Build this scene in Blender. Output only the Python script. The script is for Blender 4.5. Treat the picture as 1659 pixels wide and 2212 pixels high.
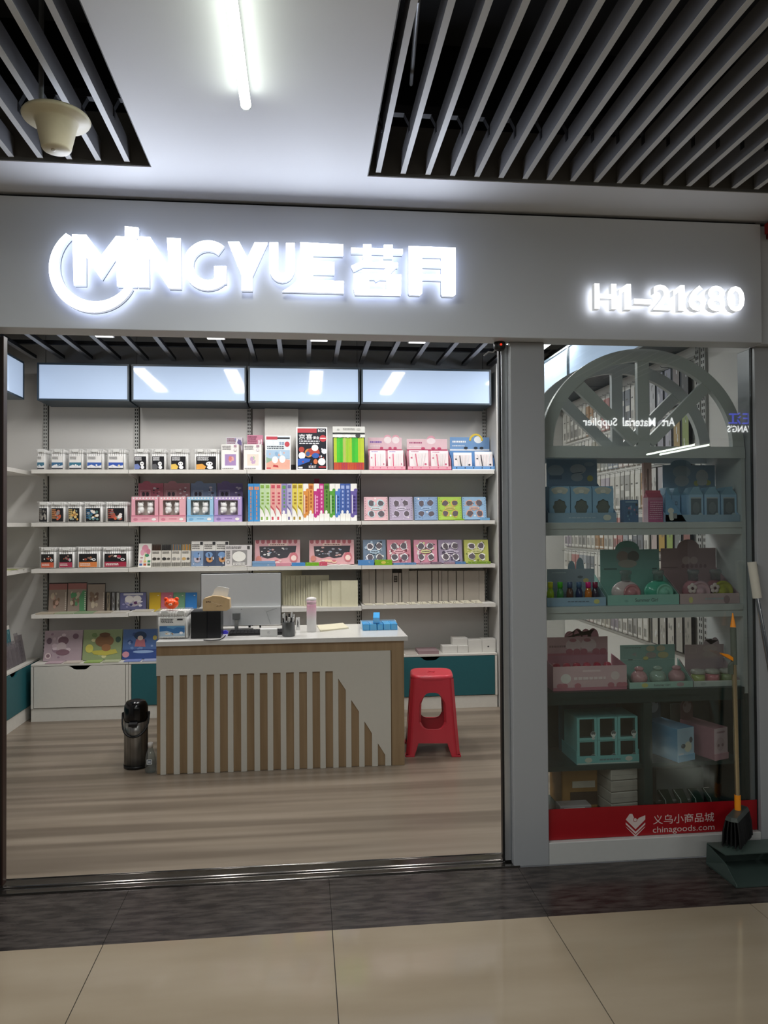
import bpy, bmesh, math, random
from mathutils import Vector, Matrix
rnd = random.Random(7)
R = math.radians
for o in list(bpy.data.objects): bpy.data.objects.remove(o)
S = bpy.context.scene; C = S.collection

# ------------------------------------------------------------------ camera, world, exposure
FPX = 1620.0; CAMH = 1.5
YAW, PITCH, ROLL = R(6.07), R(.945), R(-.364)
_f = Vector((math.sin(YAW)*math.cos(PITCH), math.cos(YAW)*math.cos(PITCH), math.sin(PITCH)))
_r0 = Vector((math.cos(YAW), -math.sin(YAW), 0)); _u0 = _r0.cross(_f)
_r = math.cos(ROLL)*_r0 + math.sin(ROLL)*_u0; _u = -math.sin(ROLL)*_r0 + math.cos(ROLL)*_u0
cd = bpy.data.cameras.new('camera'); cam = bpy.data.objects.new('camera', cd); C.objects.link(cam)
cd.sensor_fit = 'VERTICAL'; cd.sensor_height = 36.0; cd.lens = 36.0*FPX/2212.0; cd.clip_start = .02
cam.matrix_world = Matrix(((_r.x,_u.x,-_f.x,0),(_r.y,_u.y,-_f.y,0),(_r.z,_u.z,-_f.z,CAMH),(0,0,0,1)))
S.camera = cam
S.view_settings.view_transform = 'Standard'; S.view_settings.look = 'None'
S.view_settings.gamma = 1; S.view_settings.use_curve_mapping = False
S.view_settings.exposure = 0.35
S.cycles.transparent_max_bounces = 32
W = bpy.data.worlds.new('world'); S.world = W; W.use_nodes = True
W.node_tree.nodes['Background'].inputs[0].default_value = (.9,.95,1,1)
W.node_tree.nodes['Background'].inputs[1].default_value = .05
E_TUBE, E_SHOP, E_SIGN, E_HALO, E_BOX = 7.0, 3.5, 10.0, 1.9, .47

def at(px, py, y):                       # the point of the plane y = const that the photograph shows at a pixel
    d = _r*((px-829.5)/FPX) - _u*((py-1106)/FPX) + _f
    t = y/d.y
    return Vector((d.x*t, y, d.z*t + CAMH))

# ------------------------------------------------------------------ materials
def lin(c):
    c = c.lstrip('#'); v = [int(c[i:i+2],16)/255 for i in (0,2,4)]
    return tuple(a/12.92 if a <= .04045 else ((a+.055)/1.055)**2.4 for a in v) + (1,)
_mats = {}
def mat(hexc, r=.5, m=0.0, e=0.0, n=.05, s=40.0, clear=0.0, spec=.5):
    key = (hexc, r, m, e, n, s, clear, spec)
    if key in _mats: return _mats[key]
    M = bpy.data.materials.new('m_'+hexc); M.use_nodes = True; _mats[key] = M
    nt = M.node_tree; b = nt.nodes['Principled BSDF']; c = lin(hexc)
    b.inputs['Roughness'].default_value = r; b.inputs['Metallic'].default_value = m
    b.inputs['Coat Weight'].default_value = clear; b.inputs['Specular IOR Level'].default_value = spec
    tc = nt.nodes.new('ShaderNodeTexCoord'); nz = nt.nodes.new('ShaderNodeTexNoise')
    nz.inputs['Scale'].default_value = s; nt.links.new(tc.outputs['Object'], nz.inputs['Vector'])
    mx = nt.nodes.new('ShaderNodeMix'); mx.data_type = 'RGBA'
    mx.inputs[6].default_value = tuple(min(1,v*(1-n)) for v in c[:3])+(1,)
    mx.inputs[7].default_value = tuple(min(1,v*(1+n)) for v in c[:3])+(1,)
    nt.links.new(nz.outputs['Fac'], mx.inputs[0]); nt.links.new(mx.outputs[2], b.inputs['Base Color'])
    if e:
        b.inputs['Emission Color'].default_value = c; b.inputs['Emission Strength'].default_value = e
    return M
def clearmat(tint='#ffffff', refl=.08, name='clear', body=0.0, rough=.03, bodycol='#ffffff'):
    key = ('clr', tint, refl, body, rough, bodycol)
    if key in _mats: return _mats[key]
    M = bpy.data.materials.new(name); M.use_nodes = True; _mats[key] = M
    nt = M.node_tree; nt.nodes.clear(); out = nt.nodes.new('ShaderNodeOutputMaterial')
    tr = nt.nodes.new('ShaderNodeBsdfTransparent'); tr.inputs[0].default_value = lin(tint)
    gl = nt.nodes.new('ShaderNodeBsdfGlossy'); gl.inputs['Roughness'].default_value = rough
    lw = nt.nodes.new('ShaderNodeLayerWeight')              # Schlick reflectance, the same from both sides
    pw = nt.nodes.new('ShaderNodeMath'); pw.operation = 'POWER'; pw.inputs[1].default_value = 5
    mul = nt.nodes.new('ShaderNodeMath'); mul.operation = 'MULTIPLY_ADD'; mul.inputs[1].default_value = (1-refl)*(.8 if name=='window_glass' else .35); mul.inputs[2].default_value = refl
    nt.links.new(lw.outputs['Facing'], pw.inputs[0]); nt.links.new(pw.outputs[0], mul.inputs[0])
    mx = nt.nodes.new('ShaderNodeMixShader'); nt.links.new(mul.outputs[0], mx.inputs[0])
    src = tr.outputs[0]
    if body:
        df = nt.nodes.new('ShaderNodeBsdfDiffuse'); df.inputs[0].default_value = lin(bodycol)
        m2 = nt.nodes.new('ShaderNodeMixShader'); m2.inputs[0].default_value = body
        nt.links.new(tr.outputs[0], m2.inputs[1]); nt.links.new(df.outputs[0], m2.inputs[2]); src = m2.outputs[0]
    nt.links.new(src, mx.inputs[1]); nt.links.new(gl.outputs[0], mx.inputs[2])
    nt.links.new(mx.outputs[0], out.inputs[0])
    return M
def stretched(hexa, hexb, scale, r, ramp=(.35,.65), detail=4, coat=0, spec=.5, bands=None):
    M = bpy.data.materials.new('surface'); M.use_nodes = True; nt = M.node_tree; b = nt.nodes['Principled BSDF']
    tc = nt.nodes.new('ShaderNodeTexCoord'); mp = nt.nodes.new('ShaderNodeMapping'); mp.inputs['Scale'].default_value = scale
    nz = nt.nodes.new('ShaderNodeTexNoise'); nz.inputs['Scale'].default_value = 1; nz.inputs['Detail'].default_value = detail
    cr = nt.nodes.new('ShaderNodeValToRGB'); cr.color_ramp.elements[0].color = lin(hexa); cr.color_ramp.elements[1].color = lin(hexb)
    cr.color_ramp.elements[0].position, cr.color_ramp.elements[1].position = ramp
    nt.links.new(tc.outputs['Object'], mp.inputs[0]); nt.links.new(mp.outputs[0], nz.inputs['Vector']); nt.links.new(nz.outputs['Fac'], cr.inputs[0])
    col = cr.outputs[0]
    if bands:
        hexc, bscale, amt = bands
        m2 = nt.nodes.new('ShaderNodeMapping'); m2.inputs['Scale'].default_value = bscale
        n2 = nt.nodes.new('ShaderNodeTexNoise'); n2.inputs['Scale'].default_value = 1; n2.inputs['Detail'].default_value = 1
        c2 = nt.nodes.new('ShaderNodeValToRGB'); c2.color_ramp.elements[0].position = .42; c2.color_ramp.elements[1].position = .6
        c2.color_ramp.elements[0].color = (0,0,0,1); c2.color_ramp.elements[1].color = (amt,amt,amt,1)
        nt.links.new(tc.outputs['Object'], m2.inputs[0]); nt.links.new(m2.outputs[0], n2.inputs['Vector']); nt.links.new(n2.outputs['Fac'], c2.inputs[0])
        mx = nt.nodes.new('ShaderNodeMix'); mx.data_type = 'RGBA'; mx.inputs[7].default_value = lin(hexc)
        nt.links.new(c2.outputs[0], mx.inputs[0]); nt.links.new(col, mx.inputs[6]); col = mx.outputs[2]
    nt.links.new(col, b.inputs['Base Color']); b.inputs['Roughness'].default_value = r
    b.inputs['Coat Weight'].default_value = coat; b.inputs['Specular IOR Level'].default_value = spec
    return M
WHITE = mat('#dcdcd8', .45); OFFW = mat('#d2cfc6', .5); BLACK = mat('#111113', .4); DARK = mat('#1c1f26', .55)
STEEL = mat('#b9bbbd', .25, 1.0); ALU = mat('#c4c8cc', .35, .9)
CLEAR = clearmat('#f4f6f6', .05); CLEARW = clearmat('#ffffff', .03, body=.06); CLEARD = clearmat('#e6eaea', .06, body=.12)

# ------------------------------------------------------------------ mesh helpers
class G:
    def __init__(s): s.v=[]; s.f=[]; s.m=[]; s.mats=[]; s.smooth=[]
    def mi(s, m):
        if m not in s.mats: s.mats.append(m)
        return s.mats.index(m)
    def poly(s, pts, faces, m, sm=False):
        k=len(s.v); i=s.mi(m); s.v+= [tuple(p) for p in pts]
        for f in faces: s.f.append(tuple(k+a for a in f)); s.m.append(i); s.smooth.append(sm)
        return s
    def box(s, x0,x1,y0,y1,z0,z1, m):
        return s.poly([(x,y,z) for z in (z0,z1) for y in (y0,y1) for x in (x0,x1)],
            [(0,2,3,1),(4,5,7,6),(0,1,5,4),(2,6,7,3),(0,4,6,2),(1,3,7,5)], m)
    def prism(s, pts, y0, y1, m, mside=None, mback=None):   # pts (x,z); front at y0
        n=len(pts); a=sum(pts[i][0]*pts[(i+1)%n][1]-pts[(i+1)%n][0]*pts[i][1] for i in range(n))
        if a<0: pts=pts[::-1]
        P=[(x,y0,z) for x,z in pts]+[(x,y1,z) for x,z in pts]
        s.poly(P,[tuple(range(n))],m)
        s.poly(P,[tuple(range(2*n-1,n-1,-1))],mback or m)
        s.poly(P,[(i,n+i,n+(i+1)%n,(i+1)%n) for i in range(n)],mside or m)
        return s
    def prismx(s, pts, x0, x1, m):                          # pts (y,z) extruded along x
        n=len(pts); a=sum(pts[i][0]*pts[(i+1)%n][1]-pts[(i+1)%n][0]*pts[i][1] for i in range(n))
        if a<0: pts=pts[::-1]
        P=[(x0,y,z) for y,z in pts]+[(x1,y,z) for y,z in pts]
        return s.poly(P,[tuple(range(n-1,-1,-1)),tuple(range(n,2*n))]+[(i,(i+1)%n,n+(i+1)%n,n+i) for i in range(n)],m)
    def flat(s, pts, y, m):
        n=len(pts); a=sum(pts[i][0]*pts[(i+1)%n][1]-pts[(i+1)%n][0]*pts[i][1] for i in range(n))
        if a<0: pts=pts[::-1]
        return s.poly([(x,y,z) for x,z in pts],[tuple(range(n))],m)
    def lathe(s, prof, m, c=(0,0,0), n=20, sx=1, sy=1):     # prof: (radius, z)
        P=[]; F=[]
        for r,z in prof:
            for k in range(n): a=2*math.pi*k/n; P.append((c[0]+sx*r*math.cos(a), c[1]+sy*r*math.sin(a), c[2]+z))
        for j in range(len(prof)-1):
            for k in range(n): F.append((j*n+k, j*n+(k+1)%n, (j+1)*n+(k+1)%n, (j+1)*n+k))
        s.poly(P,F,m,True); e=len(s.v)-len(P)
        i=s.mi(m)
        s.f.append(tuple(e+k for k in range(n-1,-1,-1))); s.m.append(i); s.smooth.append(False)
        s.f.append(tuple(e+(len(prof)-1)*n+k for k in range(n))); s.m.append(i); s.smooth.append(False)
        return s
    def tube(s, pts, r, m, n=8, close=False):
        pts=[Vector(p) for p in pts]; P=[]; N=len(pts); rr = r if isinstance(r,(list,tuple)) else [r]*N
        ref=None
        for i,p in enumerate(pts):
            if close: t=(pts[(i+1)%N]-pts[i-1]).normalized()
            else: t=(pts[min(i+1,N-1)]-pts[max(i-1,0)]).normalized()
            if ref is None:
                ref=t.cross(Vector((0,0,1)));
                if ref.length<.1: ref=t.cross(Vector((1,0,0)))
            ref=(ref-t*ref.dot(t)).normalized(); b=t.cross(ref)
            for k in range(n):
                a=2*math.pi*k/n; P.append(p+rr[i]*(math.cos(a)*ref+math.sin(a)*b))
        F=[(j*n+k, j*n+(k+1)%n, ((j+1)%N)*n+(k+1)%n, ((j+1)%N)*n+k) for j in range(N if close else N-1) for k in range(n)]
        s.poly(P,F,m,True)
        if not close: s.poly(P,[tuple(range(n-1,-1,-1)), tuple((N-1)*n+k for k in range(n))],m)
        return s
    def ball(s, c, r, m, n=14, k=9):
        rx,ry,rz = r if isinstance(r,(list,tuple)) else (r,r,r)
        P=[(c[0],c[1],c[2]-rz)]; F=[]
        for j in range(1,k):
            a=math.pi*j/k
            for i in range(n): b=2*math.pi*i/n; P.append((c[0]+rx*math.sin(a)*math.cos(b), c[1]+ry*math.sin(a)*math.sin(b), c[2]-rz*math.cos(a)))
        P.append((c[0],c[1],c[2]+rz)); L=len(P)-1
        for i in range(n): F.append((0,1+(i+1)%n,1+i)); F.append((L,L-n+i,L-n+(i+1)%n))
        for j in range(k-2):
            for i in range(n): F.append((1+j*n+i,1+j*n+(i+1)%n,1+(j+1)*n+(i+1)%n,1+(j+1)*n+i))
        return s.poly(P,F,m,True)
    def xform(s, M, start=0):
        for i in range(start,len(s.v)): s.v[i]=tuple(M@Vector(s.v[i]))
        return s
    def build(s, name, parent=None, bevel=0, label=None):
        me=bpy.data.meshes.new(name); me.from_pydata(s.v,[],s.f)
        for m in s.mats: me.materials.append(m)
        me.polygons.foreach_set('material_index', s.m); me.polygons.foreach_set('use_smooth', s.smooth); me.update()
        o=bpy.data.objects.new(name,me); C.objects.link(o)
        if parent: o.parent=parent
        if bevel:
            b=o.modifiers.new('bevel','BEVEL'); b.width=bevel; b.segments=2; b.limit_method='ANGLE'; b.angle_limit=R(40)
        if label: o['label']=label
        return o
def tag(o, label, cat, group=None):
    o['label']=label; o['category']=cat
    if group: o['group']=group
    return o
def thing(name, label, cat, loc=(0,0,0), rz=0, lean=0, group=None):
    o=bpy.data.objects.new(name,None); C.objects.link(o); o.location=loc; o.rotation_euler=(-lean,0,rz)
    o.empty_display_size=.05
    return tag(o,label,cat,group)
def struct(g, name, parent=None, bevel=0):
    o=g.build(name,parent,bevel)
    if not parent: o['kind']='structure'
    return o
def structroot(name):
    o=bpy.data.objects.new(name,None); C.objects.link(o); o['kind']='structure'; return o
def arc(cx,cz,r,a0,a1,n=16,rz=None):
    rz = rz or r
    return [(cx+r*math.cos(R(a0+(a1-a0)*i/n)), cz+rz*math.sin(R(a0+(a1-a0)*i/n))) for i in range(n+1)]
def stroke(pts, w):                        # outline polygon (quads) of a thick 2-D polyline
    out=[]; N=len(pts); L=[];Rr=[]
    for i in range(N):
        a=Vector(pts[max(i-1,0)]); b=Vector(pts[i]); c=Vector(pts[min(i+1,N-1)])
        d1=(b-a) if i else (c-b); d2=(c-b) if i<N-1 else d1
        d1=d1.normalized(); d2=d2.normalized(); t=(d1+d2).normalized(); nrm=Vector((-t.y,t.x))
        k=w/2/max(.4,abs(nrm.dot(Vector((-d1.y,d1.x)))))
        L.append(tuple(b+nrm*k)); Rr.append(tuple(b-nrm*k))
    return L+Rr[::-1]
_txt={}
def textmesh(t, bold=0.0):
    if (t,bold) in _txt: return _txt[(t,bold)]
    cu=bpy.data.curves.new('txt','FONT'); cu.body=t; cu.size=1; cu.offset=bold; cu.resolution_u=3
    o=bpy.data.objects.new('txt',cu); C.objects.link(o)
    dg=bpy.context.evaluated_depsgraph_get(); me=bpy.data.meshes.new_from_object(o.evaluated_get(dg))
    V=[(v.co.x,v.co.y) for v in me.vertices]; F=[tuple(p.vertices) for p in me.polygons]
    bpy.data.objects.remove(o); bpy.data.curves.remove(cu); bpy.data.meshes.remove(me)
    if not V: V=[(0,0),(1,0),(1,1)]; F=[(0,1,2)]
    x0=min(v[0] for v in V); x1=max(v[0] for v in V); y0=min(v[1] for v in V); y1=max(v[1] for v in V)
    V=[((a-x0)/(x1-x0),(b-y0)/(y1-y0)) for a,b in V]
    _txt[(t,bold)]=(V,F,(x1-x0)/(y1-y0)); return _txt[(t,bold)]
def textfit(g, t, x0,x1,z0,z1,y,m,bold=0.0):
    V,F,a=textmesh(t,bold)
    P=[(x0+u*(x1-x0),y,z0+v*(z1-z0)) for u,v in V]
    FF=[]
    for f in F:
        p,q,r_=(P[f[0]],P[f[1]],P[f[2]])
        s=(q[0]-p[0])*(r_[2]-p[2])-(r_[0]-p[0])*(q[2]-p[2])
        FF.append(f if s>0 else f[::-1])
    g.poly(P,FF,m)
def textsolid(g, t, x0,x1,z0,z1,y0,y1,mf,ms,mb,bold=0.0):
    V,F,a=textmesh(t,bold); edges={}
    P=[(x0+u*(x1-x0),y0,z0+v*(z1-z0)) for u,v in V]; n=len(P); P2=P+[(x,y1,z) for x,y,z in P]; FF=[]
    for f in F:
        p,q,r_=(P[f[0]],P[f[1]],P[f[2]])
        if (q[0]-p[0])*(r_[2]-p[2])-(r_[0]-p[0])*(q[2]-p[2])<0: f=f[::-1]
        FF.append(tuple(f))
        for i in range(len(f)):
            e=(f[i],f[(i+1)%len(f)]); edges[e]=1
    side=[(a+n,b+n,b,a) for a,b in edges if (b,a) not in edges]
    g.poly(P2,FF,mf); g.poly(P2,[tuple(i+n for i in f[::-1]) for f in FF],mb or mf); g.poly(P2,[s_[::-1] for s_ in side],ms)
PALE=0.0
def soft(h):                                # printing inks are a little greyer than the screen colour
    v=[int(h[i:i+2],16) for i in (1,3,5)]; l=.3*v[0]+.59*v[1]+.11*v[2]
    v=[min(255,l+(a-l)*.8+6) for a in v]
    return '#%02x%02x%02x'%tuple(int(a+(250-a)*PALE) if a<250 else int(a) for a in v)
def art(parent, name, x0,x1,z0,z1,y,shapes, dy=.0004, rough=.35, label=None):
    """printed artwork on a face that looks towards -y; u,v run 0..1 over the face"""
    g=G(); w=x1-x0; h=z1-z0
    for k,s in enumerate(shapes):
        yy=y-dy*(1+k*.35); q=s[0]; m=mat(soft(s[-1]),rough) if isinstance(s[-1],str) else s[-1]
        if q=='r': g.flat([(x0+s[1]*w,z0+s[2]*h),(x0+s[3]*w,z0+s[2]*h),(x0+s[3]*w,z0+s[4]*h),(x0+s[1]*w,z0+s[4]*h)],yy,m)
        elif q=='e': g.flat([(x0+s[1]*w+s[3]*w*math.cos(a*math.pi/9), z0+s[2]*h+s[4]*h*math.sin(a*math.pi/9)) for a in range(18)],yy,m)
        elif q=='p': g.flat([(x0+a*w,z0+b*h) for a,b in s[1]],yy,m)
        elif q=='t': textfit(g,s[1],x0+s[2]*w,x0+s[4]*w,z0+s[3]*h,z0+s[5]*h,yy,m,.012)
    return g.build(name,parent,label=label)
def lines(u0,u1,v0,v1,n,col,seed=0):
    r=random.Random(seed); out=[]; st=(v1-v0)/n
    for i in range(n):
        a=u0
        while a<u1-.02:
            b=min(u1,a+(u1-u0)*r.uniform(.05,.16)); out.append(('r',a,v0+i*st+st*.2,b,v0+i*st+st*.75,col)); a=b+(u1-u0)*.03
    return out
def blobs(u0,u1,v0,v1,n,cols,seed=0,rmax=.16):
    r=random.Random(seed); out=[]
    for i in range(n):
        a=r.uniform(.4,1)*rmax; cu=r.uniform(u0+a,u1-a) if u1-u0>2*a else (u0+u1)/2; cv=r.uniform(v0+a,v1-a) if v1-v0>2*a else (v0+v1)/2
        k=r.randint(5,9); ph=r.random()*6
        out.append(('p',[(cu+a*math.cos(6.283*j/k+ph)*r.uniform(.7,1), cv+a*math.sin(6.283*j/k+ph)*r.uniform(.7,1)) for j in range(k)],r.choice(cols)))
    return out
def onz(px, py, z):                      # the point of the level z = const that the photograph shows at a pixel
    d = _r*((px-829.5)/FPX) - _u*((py-1106)/FPX) + _f
    t = (z-CAMH)/d.z
    return Vector((d.x*t, d.y*t, z))
def span(p0,p1,pt,pb,y):
    a=at(p0,(pt+pb)/2,y); b=at(p1,(pt+pb)/2,y); t=at((p0+p1)/2,pt,y); return a.x,b.x,t.z
# ------------------------------------------------------------------ large lights of the place, with added fill lights
def area(name, loc, sx, sy, power, rot=(0,0,0), col=(1,1,1)):
    l=bpy.data.lights.new(name,'AREA'); l.shape='RECTANGLE'; l.size=sx; l.size_y=sy; l.energy=power; l.color=col
    o=bpy.data.objects.new(name,l); C.objects.link(o); o.location=loc; o.rotation_euler=rot; return o
area('corridor_light',(-.176,1.55,2.76),.06,1.5,20,col=(.97,1,.97))
area('corridor_light',(-.176,-.9,2.76),.06,1.2,14,col=(.97,1,.97))
for x in (-3.9,4.9): area('corridor_light',(x,.5,2.76),.06,1.5,26,col=(.97,1,.97))  # unseen lights added on both sides to brighten the display window
area('opposite_fill_light',(1.0,-4.2,2.75),5.0,2.0,60,col=(1,.97,.93))  # broad fill added across the corridor for frontal light
SHOPX=(-1.41,-.63,.113,.84)
for x in SHOPX: area('shop_light',(x,4.95,2.845),.11,1.1,11,col=(1,.98,.955))
area('shop_light',(1.80,5.4,2.845),.11,.8,8,col=(1,.97,.93))  # extra light added to brighten the packs on the right wall

# ------------------------------------------------------------------ structure: floors
CEIL=2.855; FY=3.15; DY=3.27; WB=6.38; WL=-2.5; WR=2.15; SF=6.03
tile=stretched('#968772','#a49682',(1.2,5,1),.09,(.3,.7),5,spec=.3)
g=G(); grout=mat('#2c2723',.8)
g.box(-6,8,-9,2.81,-.04,-.003,grout)
xs=[-.724+.82*k for k in range(-7,12)]; ys=[2.805-.82*k for k in range(0,15)]
for i in range(len(xs)-1):
    for j in range(len(ys)-1):
        g.box(xs[i]+.0016,xs[i+1]-.0016,ys[j+1]+.0016,ys[j]-(.0016 if j else 0),-.003,0,tile)
struct(g,'floor')
granite=stretched('#262120','#57504c',(9,40,9),.24,(.35,.8),10,spec=.3)
g=G(); gx=[-6,-.726,.097,.92,1.74,8]
for a,b in zip(gx,gx[1:]): g.box(a+.0008,b-.0008,2.8055,3.215,-.04,0,granite)
struct(g,'trim_1')
wood=stretched('#847768','#978a7b',(1.1,14,1),.33,(.3,.7),6,spec=.4,bands=('#5c5044',(.3,9,1),.6))
g=G(); g.box(WL,WR,3.361,WB,-.04,0,wood); struct(g,'floor')
sill_m=mat('#6f6b67',.16,.95); g=G(); P=[]
for k,(ya,yb_,hh) in enumerate(((3.217,3.226,.003),(3.2265,3.262,.0004),(3.2625,3.300,.0075),(3.3005,3.352,.0004),(3.3525,3.36,.003))):
    P+=[(ya+(yb_-ya)*i/10, .004+hh*math.sin(math.pi*i/10)) for i in range(11)]
a_=len(g.v); n_=len(P)
g.poly([(x,y,z) for x in (-1.6,.93) for y,z in P],[(i,i+1,n_+i+1,n_+i)[::-1] for i in range(n_-1)],sill_m,True); g.box(-1.6,.93,3.216,3.36,-.04,.0035,mat('#5d5854',.3,.8))
struct(g,'trim_2')
# ------------------------------------------------------------------ walls, fascia, piers
wallm=mat('#d8d6d2',.6,n=.03,s=3); fasm=mat('#cdd0d6',.42,n=.02,s=3); pierm=mat('#a2a4a8',.32,n=.02,s=3)
g=G(); xs=[WL,-2.10,-1.376,-.457,.455,1.55,WR]
for a,b in zip(xs,xs[1:]): g.box(a+.002,b-.002,WB,WB+.08,0,3.2,wallm)
g.box(WL,WR,WB+.03,WB+.1,0,3.2,DARK); struct(g,'wall_back')
g=G(); g.box(WL-.1,WL,3.36,WB+.1,0,3.2,wallm); struct(g,'wall_left')
g=G(); g.box(WR,WR+.1,3.36,WB+.1,0,3.2,wallm); struct(g,'wall_right')
g=G(); g.box(1.578,WR-.001,SF,WB-.001,.0,2.82,mat('#c9c8c4',.45,n=.02)); struct(g,'wall_back')
g=G(); g.box(-4.2,2.045,FY,3.262,2.303,2.838,fasm); struct(g,'wall_front',bevel=.003)
g=G(); g.box(-4.2,2.04,FY+.03,3.262,2.8385,2.8549,mat('#1b1c20',.7)); struct(g,'trim_3')
g=G(); g.box(.905,1.062,3.22,3.36,0,2.3025,pierm); struct(g,'wall_front',bevel=.004)
g=G(); g.box(2.052,2.45,3.22,3.36,0,2.3025,pierm); g.box(2.051,2.6,FY+.02,3.262,2.303,2.838,fasm); struct(g,'wall_front',bevel=.003)
g=G(); g.box(-4.2,-1.42,3.22,3.36,0,2.3025,pierm); struct(g,'wall_front')
g=G(); g.box(-4.2,2.6,3.2625,3.3,2.46,3.2,mat('#3a3c40',.7)); struct(g,'wall_front')
g=G(); g.box(1.0625,2.0515,3.222,3.36,0,.096,mat('#c2c2c0',.35,n=.03)); struct(g,'baseboard_front',bevel=.003)
# door frames: slid-back glass door at the left, aluminium jamb at the right
d=structroot('door_1'); d.location=(-1.25,3.285,0)
G().box(-.17,-.002,0,.03,.012,2.30,mat('#1d1513',.35)).build('door_frame',d); G().box(-.004,.001,-.004,.034,.012,2.30,mat('#33201b',.4)).build('door_seal',d)
g=G(); g.box(.876,.9045,3.262,3.31,.012,2.302,ALU); g.box(.868,.876,3.27,3.30,.012,2.302,BLACK); struct(g,'trim_4',bevel=.002)
# ------------------------------------------------------------------ ceilings
cm=mat('#d6d7d9',.55,n=.02,s=3); GX0,GX1,GY=-.568,.25,2.888
g=G(); g.box(GX0,GX1,-9,GY,CEIL,CEIL+.12,cm); g.box(-6,8,GY,FY+.06,CEIL,CEIL+.12,cm); struct(g,'ceiling')
vm=mat('#0b0d12',.8); g=G()
g.box(-6,8,-9,3.6,3.7,3.75,vm); g.box(-6,8,3.21,3.26,CEIL+.11,3.7,vm)
g.box(-6,8,1.35,2.0,3.45,3.6,mat('#14161b',.8)); g.box(-6,8,2.4,2.75,3.3,3.42,mat('#17181c',.8)); struct(g,'ceiling')
recm=mat('#5d5c5a',.6)
g=G(); g.box(GX1,8,GY-.004,GY-.0005,CEIL+.002,CEIL+.2,recm); g.box(GX1+.0005,GX1+.004,-3,GY-.004,CEIL+.002,CEIL+.2,recm)
g.box(-6,GX0,GY-.004,GY-.0005,CEIL+.002,CEIL+.2,recm); g.box(GX0-.004,GX0-.0005,-3,GY-.004,CEIL+.002,CEIL+.2,recm); struct(g,'trim_5')
slm=mat('#77777a',.5,n=.1,s=12); slf=mat('#bcbcba',.4,n=.06,s=12)
def grille(name,label,x0,pitch,n,sgn):
    t=thing(name,label,'ceiling grille',(x0,GY,CEIL))
    for k in range(n):
        x=sgn*pitch*k; s=G()
        s.box(x-.010,x+.010,-3.2,-.008,.012,.0135,slf); s.box(x-.009,x-.0075,-3.2,-.008,.0135,.085,slm); s.box(x+.0075,x+.009,-3.2,-.008,.0135,.085,slm)
        s.box(x-.009,x+.009,-3.2,-.008,.085,.0865,slm); s.build('slat',t)
    L=sgn*pitch*(n-1); a,b=min(0,L)-.04,max(0,L)+.04; dk=mat('#26272b',.6)
    for y in (-.245,-1.35):
        cb=G(); cb.box(a,b,y-.015,y+.015,.112,.14,dk)
        for k in range(n):
            x=sgn*pitch*k; cb.prism([(x-.028,.112),(x+.028,.112),(x+.011,.08),(x+.011,.05),(x+.0092,.05),(x+.0092,.087),(x-.0092,.087),(x-.0092,.05),(x-.011,.05),(x-.011,.08)],y-.012,y+.012,dk)
        cb.build('carrier_bar',t)
    return t
grille('ceiling_grille','grey slatted ceiling grille to the right of the white tube lamp',.292,.0975,30,1)
grille('ceiling_grille','grey slatted ceiling grille left of the tube lamp, with the horn fixture in it',-.655,.104,14,-1)
g=G(); g.box(WL,WR,3.42,WB,3.12,3.2,vm); struct(g,'ceiling')
t=thing('slat_ceiling','dark open slatted ceiling inside the shop above the light boxes','ceiling grille',(0,3.45,2.865)); s=G(); sm=mat('#a6a8ad',.5)
for k in range(21):
    x=-2.40+.222*k; s.box(x-.017,x+.017,0,2.9,0,.004,sm); s.box(x-.017,x-.014,0,2.9,.004,.03,mat('#25262b',.6)); s.box(x+.014,x+.017,0,2.9,.004,.03,mat('#25262b',.6))
s.build('slats',t)
for y in (.5,1.5,2.5): s=G(); s.box(-2.48,2.14,y,y+.03,.0305,.06,mat('#1b1c21',.6)); s.build('carrier_bar',t)
# ------------------------------------------------------------------ opposite side of the corridor (seen only mirrored in the glass)
g=G(); g.box(-6,8,-1.9,-1.6,2.46,CEIL,mat('#55575a',.6)); struct(g,'wall_opposite')
g=G(); g.box(-6,8,-8.6,-8.5,0,CEIL,mat('#6f6d69',.6)); struct(g,'wall_opposite')
t=thing('opposite_shop_sign','white lit lettering of the shop opposite, mirrored in the display window','sign',(0,-1.58,0))
em=mat('#ffffff',.5,e=6.0); emb=mat('#4a55ff',.5,e=3.0)
def vpos(px,py,yv):
    p=at(px,py,yv); return p.x,p.z
yv=2*3.25+1.58
def backtext(txt,pa,pb,pt,pbm,m,nm,off=0):
    xa,_=vpos(pa,(pt+pbm)/2,yv); xb,_=vpos(pb,(pt+pbm)/2,yv); _,zt=vpos((pa+pb)/2,pt,yv); _,zb=vpos((pa+pb)/2,pbm,yv)
    g=G(); textfit(g,txt,-xb,-xa,zb,zt,0,m,.02); g.xform(Matrix.Rotation(math.pi,4,'Z')); g.xform(Matrix.Translation((0,off,0))); return g.build(nm,t)
backtext('Art',1430,1458,902,921,em,'word'); backtext('Material',1345,1416,902,921,em,'word'); backtext('Supplier',1259,1333,902,925,em,'word')
backtext("WANG'S",1571,1632,919,934,em,'word'); backtext('\u738b\u6c5f',1573,1630,891,917,emb,'word')
def tube_lamp(label,loc,L,e,group=None,col='#f6fff2'):
    t=thing('tube_lamp',label,'lamp',loc,group=group)
    g=G(); g.box(-.012,.012,-L/2,L/2,.022,.045,mat('#e8e8e4',.4)); g.build('housing',t)
    pr=[(0,0,0)]; g=G(); g.tube([(0,-L/2+.004,.006),(0,L/2-.004,.006)],.016,mat(col,.4,e=e),12); g.build('diffuser',t)
    g=G(); g.tube([(0,L/2-.004,.006),(0,L/2+.006,.006)],.017,mat('#d8dcd8',.4),12); g.build('end_cap',t); return t
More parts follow.
